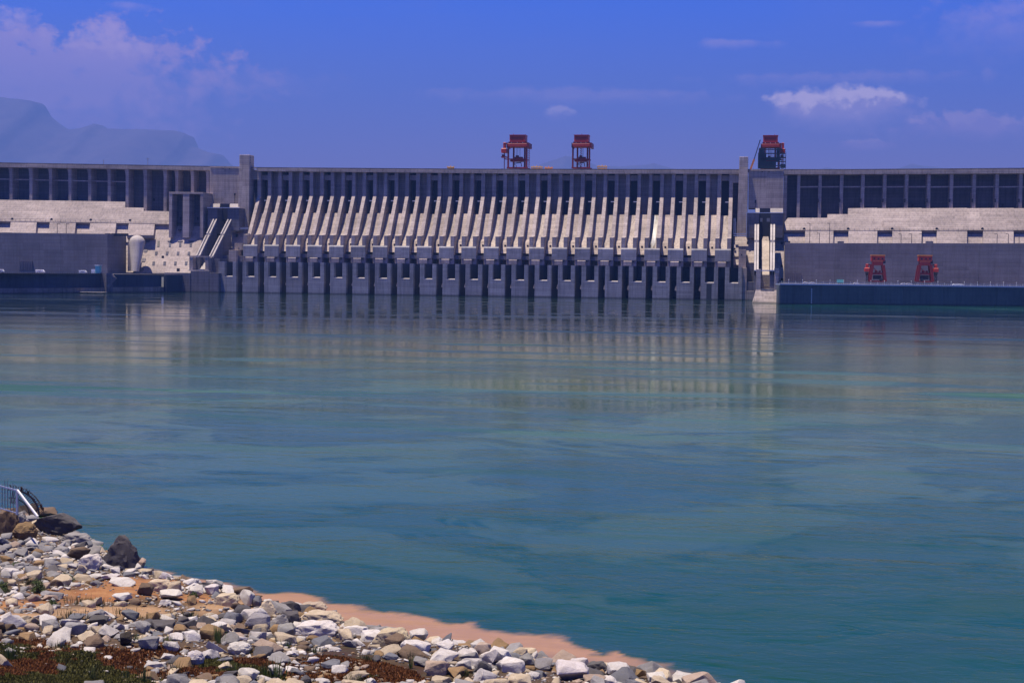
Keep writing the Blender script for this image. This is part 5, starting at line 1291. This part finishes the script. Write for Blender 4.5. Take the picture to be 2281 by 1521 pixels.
for (x, y, r_, _, _) in taken: occupy(x, y, min(r_, 1.4)*.9)
NC = 120000
cx_ = rng.uniform(-60, 30, NC); cy_ = rng.uniform(40, 108, NC); cz_ = land_z(cx_, cy_); cdist = sd_shore(cx_, cy_)
cpx, cpy = pxv(cx_, cy_, cz_); cnn = hnoise(cx_, cy_, .5, 21); clump = hnoise(cx_, cy_, .35, 77)
u_ = rng.uniform(0, 1, NC)
order = []
for i in range(NC):
    if cdist[i] < (-.4 if cpx[i] < 1200 else .5) or cpx[i] < -80 or cpy[i] > 1620 or cpx[i] > 1760: continue
    k, sf = dens(cpx[i], cpy[i], cnn[i])
    k *= np.clip(.75+clump[i]*1.4, .15, 1)
    if u_[i] > k: continue
    order.append((i, sf))
sizes = [(sf*min(.088*math.exp(abs(rng.normal(0, 1))*.78), .55), i) for i, sf in order]
sizes.sort(reverse=True)
final = []
for s_, i in sizes:
    if free(cx_[i], cy_[i], s_): occupy(cx_[i], cy_[i], s_); final.append((s_, i))
print('rubble', len(final))
tn_names = ['white', 'white', 'white', 'white', 'grey', 'grey', 'cream', 'cream', 'blue grey', 'pink', 'brown', 'tan', 'dark grey']
vis = [(s_/np.hypot(cx_[i], cy_[i]), s_, i) for s_, i in final if -10 < cpx[i] < 2281 and cpy[i] < 1535]
vis.sort(reverse=True); big_ids = set(i for _, _, i in vis[:232])
def where(px, py):
    if px < 340 and py < 1300: return 'in the upper left rubble below the overhanging boulder'
    if px < 480 and py < 1372: return 'scattered on the orange sand'
    if px < 480: return 'in the left rubble belt around the moss'
    if px < 800: return 'mid-bank between moss patches and the shore pile'
    if px < 1100: return 'in the rubble below the rust-brown hollow boulder'
    return 'in the narrow rubble strip at the bottom shore end'
sv, sf_, sc_ = [], [], []
lowm = []
for s in range(10):
    me_ = rock_mesh(s*5.3+2, 2, nplanes=3+s % 4); lowm.append((np.array([v.co[:] for v in me_.vertices]), np.array([p.vertices[:] for p in me_.polygons])))
    bpy.data.meshes.remove(me_)
voff = 0
for s_, i in final:
    tn_ = tn_names[int(rng.integers(len(tn_names)))]
    if cpx[i] < 340 and cpy[i] < 1290 and rng.uniform() < .3: tn_ = 'grey'
    ex = rng.uniform(.8, 1.45); ey = rng.uniform(.7, 1.05); ez = rng.uniform(.42, .8); rz = rng.uniform(0, 6.28); rx, ry = rng.normal(0, .25, 2)
    k = rng.uniform(.8, 1.12); c_ = [a*k for a in TINT[tn_]]
    z = max(cz_[i], -.1)+s_*ez*rng.uniform(.08, .42)
    if i in big_ids:
        o = bpy.data.objects.new('rock', rocks_m[int(rng.integers(len(rocks_m)))]); COL.objects.link(o)
        o.location = (cx_[i], cy_[i], z); o.scale = (s_*ex, s_*ey, s_*ez); o.rotation_euler = (rx, ry, rz); o.color = (*c_, 1)
        g = where(cpx[i], cpy[i]); tag(o, f'small angular {tn_} rock {g}', 'rock', f'{tn_} rocks {g}')
    else:
        V, Fq = lowm[int(rng.integers(len(lowm)))]
        R_ = np.array(Matrix.Rotation(rz, 3, 'Z') @ Matrix.Rotation(rx, 3, 'X') @ Matrix.Rotation(ry, 3, 'Y'))
        vv = (V*np.array([s_*ex, s_*ey, s_*ez]))@R_.T+np.array([cx_[i], cy_[i], z])
        sv.append(vv); sf_.append(Fq+voff); sc_.append(np.tile([*c_, 1.0], (len(V), 1))); voff += len(V)
# fine gravel: many very small stones
NG = 42000
gx_ = rng.uniform(-58, 24, NG); gy_ = rng.uniform(42, 104, NG); gd = sd_shore(gx_, gy_); gz = land_z(gx_, gy_); gpx, gpy = pxv(gx_, gy_, gz); gn = hnoise(gx_, gy_, .5, 21)
o3, p3, m3 = region(gpx, gpy, gn); pr_ = (1-.85*o3)*(1-.75*p3)*(1-.8*m3)
ico = bmesh.new(); bmesh.ops.create_icosphere(ico, subdivisions=1, radius=1); IV = np.array([v.co[:] for v in ico.verts]); IF = np.array([[v.index for v in f.verts] for f in ico.faces]); ico.free()
for i in range(NG):
    if gd[i] < 0 or gpx[i] < -40 or gpy[i] > 1560 or rng.uniform() > pr_[i]: continue
    s_ = rng.uniform(.03, .085); c_ = np.array(TINT[tn_names[int(rng.integers(len(tn_names)))]])*rng.uniform(.7, 1.05)
    vv = IV*(1+rng.uniform(-.28, .28, (len(IV), 1)))*np.array([s_*rng.uniform(.8, 1.5), s_*rng.uniform(.8, 1.3), s_*.6])+np.array([gx_[i], gy_[i], gz[i]+s_*.25])
    sv.append(vv); sf_.append(IF+voff); sc_.append(np.tile([*c_, 1.0], (len(IV), 1))); voff += len(IV)
V = np.concatenate(sv); Fq = np.concatenate(sf_); Cc = np.concatenate(sc_)
me = bpy.data.meshes.new('rubble'); me.vertices.add(len(V)); me.vertices.foreach_set('co', V.ravel())
me.loops.add(Fq.size); me.loops.foreach_set('vertex_index', Fq.ravel().astype(np.int32))
me.polygons.add(len(Fq)); me.polygons.foreach_set('loop_start', np.arange(0, Fq.size, 3, dtype=np.int32)); me.update(calc_edges=True)
ca = me.color_attributes.new('tint', 'FLOAT_COLOR', 'POINT'); ca.data.foreach_set('color', Cc.ravel()); me.materials.append(MRV)
orb = bpy.data.objects.new('rubble', me); COL.objects.link(orb)
tag(orb, 'small stones and gravel filling the gaps between the boulders along the riverbank', 'gravel', kind='stuff')

# ------------------------------------------------------------------ moss, weeds and grass
def blades(pts, col_fn, hmin, hmax, wid, name, label, cat, mat):
    vs, cs = [], []
    for (x, y, z) in pts:
        h = rng.uniform(hmin, hmax); a = rng.uniform(0, 6.28); w = wid*rng.uniform(.6, 1.3); lx, ly = rng.normal(0, .35, 2)*h
        ca_, sa_ = math.cos(a)*w, math.sin(a)*w; c_ = col_fn(x, y)
        vs += [(x-ca_, y-sa_, z-.02), (x+ca_, y+sa_, z-.02), (x+lx, y+ly, z+h)]; cs += [c_]*3
    n = len(pts); V = np.array(vs); Fq = np.arange(3*n).reshape(n, 3)
    me = bpy.data.meshes.new(name); me.vertices.add(len(V)); me.vertices.foreach_set('co', V.ravel())
    me.loops.add(Fq.size); me.loops.foreach_set('vertex_index', Fq.ravel().astype(np.int32)); me.polygons.add(n)
    me.polygons.foreach_set('loop_start', np.arange(0, Fq.size, 3, dtype=np.int32)); me.update(calc_edges=True)
    ca = me.color_attributes.new('tint', 'FLOAT_COLOR', 'POINT'); ca.data.foreach_set('color', np.array([(*c, 1.0) for c in cs]).ravel()); me.materials.append(mat)
    o = bpy.data.objects.new(name, me); COL.objects.link(o); 
    if label: tag(o, label, cat, kind='stuff')
    return o
mleaf, t, b = newmat('leaf'); t.l.new(t.node('ShaderNodeVertexColor', layer_name='tint').outputs[0], b.inputs['Base Color']); b.inputs['Roughness'].default_value = .7
NM = 2200000
mx_ = rng.uniform(-40, 14, NM); my_ = rng.uniform(40, 80, NM); a_, b_ = pxv(mx_, my_, np.full(NM, 2.9)); o_a, o_p, mo0 = region(a_, b_, np.full(NM, .5)); ok = (mo0 > .02) & (a_ > -60) & (b_ < 1600) & (b_ > 1380)
mx_, my_ = mx_[ok][:420000], my_[ok][:420000]; md = sd_shore(mx_, my_); ok = md > .8; mx_, my_ = mx_[ok], my_[ok]
mz = land_z(mx_, my_); mpx, mpy = pxv(mx_, my_, mz); mn = hnoise(mx_, my_, .5, 21); _, _, mo = region(mpx, mpy, mn)
ok = (rng.uniform(0, 1, len(mx_)) < mo) & (mpx > -60) & (mpy < 1560)
gr = hnoise(mx_, my_, .3, 55)
pts = [(mx_[i], my_[i], mz[i]) for i in np.where(ok)[0]]
print('moss', len(pts))
def mcol(x, y):
    g = noise.noise((x*.35+5, y*.35, 2))+.25*noise.noise((x*2, y*2, 1))
    pxx, pyy = PX((x, y, 2)); g += (pyy-1490)/70*.5
    k = rng.uniform(.6, 1.5)
    if g > .2: return (.088*k, .085*k, .010*k)
    return (.17*k, .060*k, .010*k)
blades(pts, mcol, .04, .13, .045, 'moss', 'mat of brown and olive moss and low weeds on the lower left bank', 'ground cover', mleaf)
# shrubs and upright grass tufts
def tuft(px, py, hpx, n, spread, label, cols, name='grass_tuft', cat='grass tuft', wid=.012):
    p = LP(px, py); s = (p-CAM).dot(_F)/FPX; H = hpx*s
    pts_ = []
    mbv, mcs = [], []
    for k in range(n):
        a = rng.uniform(0, 6.28); r_ = abs(rng.normal(0, .35))*spread*s; x, y = p.x+math.cos(a)*r_, p.y+math.sin(a)*r_*.8; z = lz(x, y)
        h = H*rng.uniform(.45, 1.0); lx, ly = math.cos(a)*h*rng.uniform(.05, .38), math.sin(a)*h*rng.uniform(.05, .3); w = wid*rng.uniform(.7, 1.4)
        b0 = rng.uniform(0, 3.14); dx_, dy_ = math.cos(b0)*w, math.sin(b0)*w; o_ = len(mbv)
        mbv += [(x-dx_, y-dy_, z-.02), (x+dx_, y+dy_, z-.02), (x+lx*.4+dx_*.8, y+ly*.4+dy_*.8, z+h*.6), (x+lx*.4-dx_*.8, y+ly*.4-dy_*.8, z+h*.6), (x+lx, y+ly, z+h)]
        c_ = cols[int(rng.integers(len(cols)))]; kk = rng.uniform(.7, 1.3); mcs += [(c_[0]*kk, c_[1]*kk, c_[2]*kk, 1)]*5
    fs = []
    for k in range(n): o_ = 5*k; fs += [(o_, o_+1, o_+2, o_+3), (o_+3, o_+2, o_+4)]
    me = bpy.data.meshes.new(name); me.from_pydata([tuple(Vector(v)-p) for v in mbv], [], fs)
    ca = me.color_attributes.new('tint', 'FLOAT_COLOR', 'POINT'); ca.data.foreach_set('color', np.array(mcs).ravel()); me.materials.append(mleaf)
    o = bpy.data.objects.new(name, me); COL.objects.link(o); o.location = p; tag(o, label, cat); return o
GRN = [(.05, .10, .015), (.08, .13, .02), (.10, .12, .03)]; DRY = [(.16, .12, .04), (.10, .09, .02), (.06, .07, .015)]
def shrub(px, py, wpx, hpx, label):
    p = LP(px, py); s = (p-CAM).dot(_F)/FPX; n = int(wpx*hpx*1.3); vs, fs, cs = [], [], []
    for k in range(n):
        a = rng.uniform(0, 6.28); rr_ = math.sqrt(rng.uniform(0, 1)); hh = rng.uniform(.05, 1)**.8
        lump = .7+.5*noise.noise((math.cos(a)*2+px, math.sin(a)*2, hh*2))
        x = math.cos(a)*rr_*wpx*s*.5*(1.05-.6*hh)*lump*1.2; y = math.sin(a)*rr_*wpx*s*.4*(1.05-.6*hh); z = hh*hpx*s*lump*1.15
        q_ = .055*rng.uniform(.6, 1.3); d1 = Vector(rng.normal(0, 1, 3)).normalized()*q_; d2 = Vector(rng.normal(0, 1, 3)).normalized()*q_*.7; c0 = Vector((x, y, z)); o_ = len(vs)
        vs += [tuple(c0-d1), tuple(c0+d2), tuple(c0+d1)]; fs.append((o_, o_+1, o_+2)); kk = rng.uniform(.6, 1.5); c_ = GRN[int(rng.integers(3))]; cs += [(c_[0]*.8*kk, c_[1]*.8*kk, c_[2]*kk, 1)]*3
    me = bpy.data.meshes.new('shrub'); me.from_pydata(vs, [], fs); ca = me.color_attributes.new('tint', 'FLOAT_COLOR', 'POINT'); ca.data.foreach_set('color', np.array(cs).ravel()); me.materials.append(mleaf)
    o = bpy.data.objects.new('shrub', me); COL.objects.link(o); o.location = (p.x, p.y, p.z-.03); tag(o, label, 'shrub'); return o
shrub(85, 1318, 46, 30, 'dark green shrub on the gravel, the biggest one left of the orange sand')
shrub(8, 1318, 40, 22, 'dark green shrub cut by the left edge of the picture')
shrub(150, 1295, 46, 20, 'low green shrub above the orange sand, under the left rubble')
shrub(38, 1262, 34, 14, 'low green weeds among the upper left rubble')
shrub(118, 1352, 36, 18, 'green shrub on the pale sand strip, left of the dry grass')
shrub(430, 1330, 30, 14, 'small dark weed at the foot of the white shore rocks')
tuft(180, 1346, 22, 90, 70, 'row of dry green grass on the pale sand strip', DRY+GRN, wid=.014)
tuft(215, 1345, 20, 80, 60, 'dry green grass right of the row on the pale sand strip', DRY+GRN, wid=.014)
tuft(160, 1380, 26, 80, 90, 'thin brownish grass below the pale sand strip', DRY, wid=.014)
tuft(290, 1372, 20, 90, 120, 'yellow-green grass on the upper edge of the rubble belt', DRY+GRN, wid=.014)
tuft(425, 1375, 18, 60, 90, 'sparse grass below the pale sand near the shore pile', DRY+GRN, wid=.014)
tuft(25, 1470, 46, 70, 34, 'tall green grass tuft at the lower left beside the brown moss', GRN)
tuft(205, 1515, 46, 26, 24, 'thin tall grass blades rising from the brown moss', GRN)
tuft(283, 1512, 36, 14, 12, 'thin grass blades right of the others on the brown moss', GRN)
tuft(486, 1432, 52, 60, 20, 'green grass tuft with long blades among the grey boulders', GRN)
tuft(305, 1430, 26, 60, 40, 'green grass behind the ridged grey boulder', GRN)
tuft(375, 1445, 34, 70, 40, 'dark green grass between grey boulders', GRN)
tuft(615, 1512, 52, 90, 40, 'tall green grass tuft at the bottom of the bank', GRN)
tuft(590, 1510, 40, 40, 10, 'narrow dark grass tuft at the bottom of the bank', GRN)
tuft(915, 1486, 52, 22, 8, 'single upright green grass stalks right of the moss', GRN)
tuft(640, 1440, 22, 40, 30, 'low green grass under the largest white boulder', GRN)
tuft(320, 1520, 44, 40, 40, 'green grass at the bottom edge beside the moss', GRN)
tuft(390, 1500, 36, 40, 26, 'green weeds between white rocks at the bottom', GRN+DRY)
tuft(800, 1520, 26, 60, 60, 'low olive grass at the bottom edge', GRN+DRY)
for x, y, hp, n, lab in ((62, 1302, 20, 60, 'low green weeds just above the biggest shrub'), (215, 1300, 14, 40, 'small green weeds beside the long white rocks'), (470, 1412, 24, 50, 'green grass behind the tan sloping boulder'), (560, 1455, 20, 50, 'olive grass above the rounded pale boulder'), (700, 1455, 22, 60, 'olive grass below the largest white boulder, right side'), (820, 1472, 20, 60, 'olive grass on the right end of the brown moss'), (520, 1500, 34, 70, 'tall green grass between the pale boulders at the bottom'), (1040, 1508, 20, 60, 'olive weeds right of the rounded pinkish boulder'), (240, 1410, 16, 50, 'small green weeds by the dark slab rock'), (130, 1450, 26, 70, 'green weeds at the upper edge of the lower left moss')):
    tuft(x, y, hp, n, hp*1.6, lab, GRN+DRY)
# driftwood stick and small leaning twig
p = LP(998, 1442); s = (p-CAM).dot(_F)/FPX
tag(build('driftwood', MB().rod((p.x, p.y, p.z-.1), (p.x+10*s, p.y, p.z+20*s), .05, .03, n=6), M['wood'], loc=p), 'short dark driftwood stick leaning up from the shore rocks over the muddy water', 'driftwood')

# ------------------------------------------------------------------ railing and spiked fan guard
D_R = 92.0
def RPt(px, py, Y=D_R): return P(px, py, Y)
rl = tag(empty('railing', RPt(37, 1142)), 'sloping galvanised railing at the left edge above the boulders', 'railing')
build('post', MB().bar(RPt(38, 1146), RPt(38, 1090), .13), M['rail'], rl)
build('hand_rail', MB().bar(RPt(-140, 1046), RPt(38.5, 1092), .10), M['rail'], rl)
build('bottom_rail', MB().bar(RPt(-140, 1091), RPt(37, 1142), .07), M['rail'], rl)
build('brace', MB().bar(RPt(38.5, 1091), RPt(84, 1150, D_R-1.5), .11), M['white'], rl)
for k in range(24):
    x = 29.5-6.2*k; build('bar', MB().rod(RPt(x, 1089.5+.26*(x-38)), RPt(x, 1139+.28*(x-37)), .03, n=6), M['steel'], rl)
for x, y in ((10.5, 1068), (16.5, 1069.5), (28.5, 1074)): build('spike', MB().rod(RPt(x, 1093+.3*(x-38)), RPt(x, y), .03, .012, n=5), M['steel'], rl)
fan = tag(empty('spiked_guard', RPt(38, 1144, D_R+.6)), 'quarter-circle guard of rusty radiating spikes beside the railing', 'guard')
YF2 = D_R+.6; cx0, cy0 = 22, 1146
def arcp(r_, a, asp=1.0): return RPt(cx0+math.cos(a)*r_*.98, cy0-math.sin(a)*r_*asp, YF2)
for (r_, th) in ((66, .10), (44, .06)):
    for k in range(16):
        a0, a1 = 1.62-k*1.66/16, 1.62-(k+1)*1.66/16
        build('hoop', MB().bar(arcp(r_, a0, .86), arcp(r_, a1, .86), th), M['black'], fan)
mbj = None
for k in range(19):
    a = 1.55-k*.085; build('spike', MB().bar(arcp(30, a, .86), arcp(76+rng.uniform(-3, 3), a, .86), .035), M['rust'], fan)
    if k % 2 == 0 or k > 8:
        c0 = arcp(74, a, .86); build('barb', MB().bar(c0+Vector((-.12, 0, .1)), c0+Vector((.12, 0, -.1)), .03), M['rust'], fan)
for a, r_ in ((1.2, 72), (.95, 70), (.62, 66), (.3, 74), (.2, 76)):
    c0 = arcp(r_, a, .86); build('caught_rag', MB().extr([c0+Vector((-.07, 0, .12)), c0+Vector((.08, 0, .08)), c0+Vector((.05, 0, -.16)), c0+Vector((-.06, 0, -.1))], (0, .06, 0)), M['rust'], fan)
mn_ = place_rock(62, 1150, 62, 34, 'dark', 'dark reddish brown boulder seen through the spiked guard', 'boulder', 6, .3, 0)

# ------------------------------------------------------------------ air between here and the mountains
hm = bpy.data.materials.new('haze_air'); hm.use_nodes = True; ht = NT(hm.node_tree)
for n in list(ht.n): ht.n.remove(n)
pvn = ht.node('ShaderNodeVolumePrincipled'); pvn.inputs['Color'].default_value = (0.14, 0.31, 0.90, 1); pvn.inputs['Density'].default_value = 0.000058; pvn.inputs['Anisotropy'].default_value = 0.15
oo = ht.node('ShaderNodeOutputMaterial'); ht.l.new(pvn.outputs[0], oo.inputs['Volume'])
hz = build('haze', MB().box(-28000, 28000, -1600, 29500, -5.5, 3900), hm)
tag(hz, 'thin blue haze filling the air between the river and the mountains', 'haze', kind='stuff')
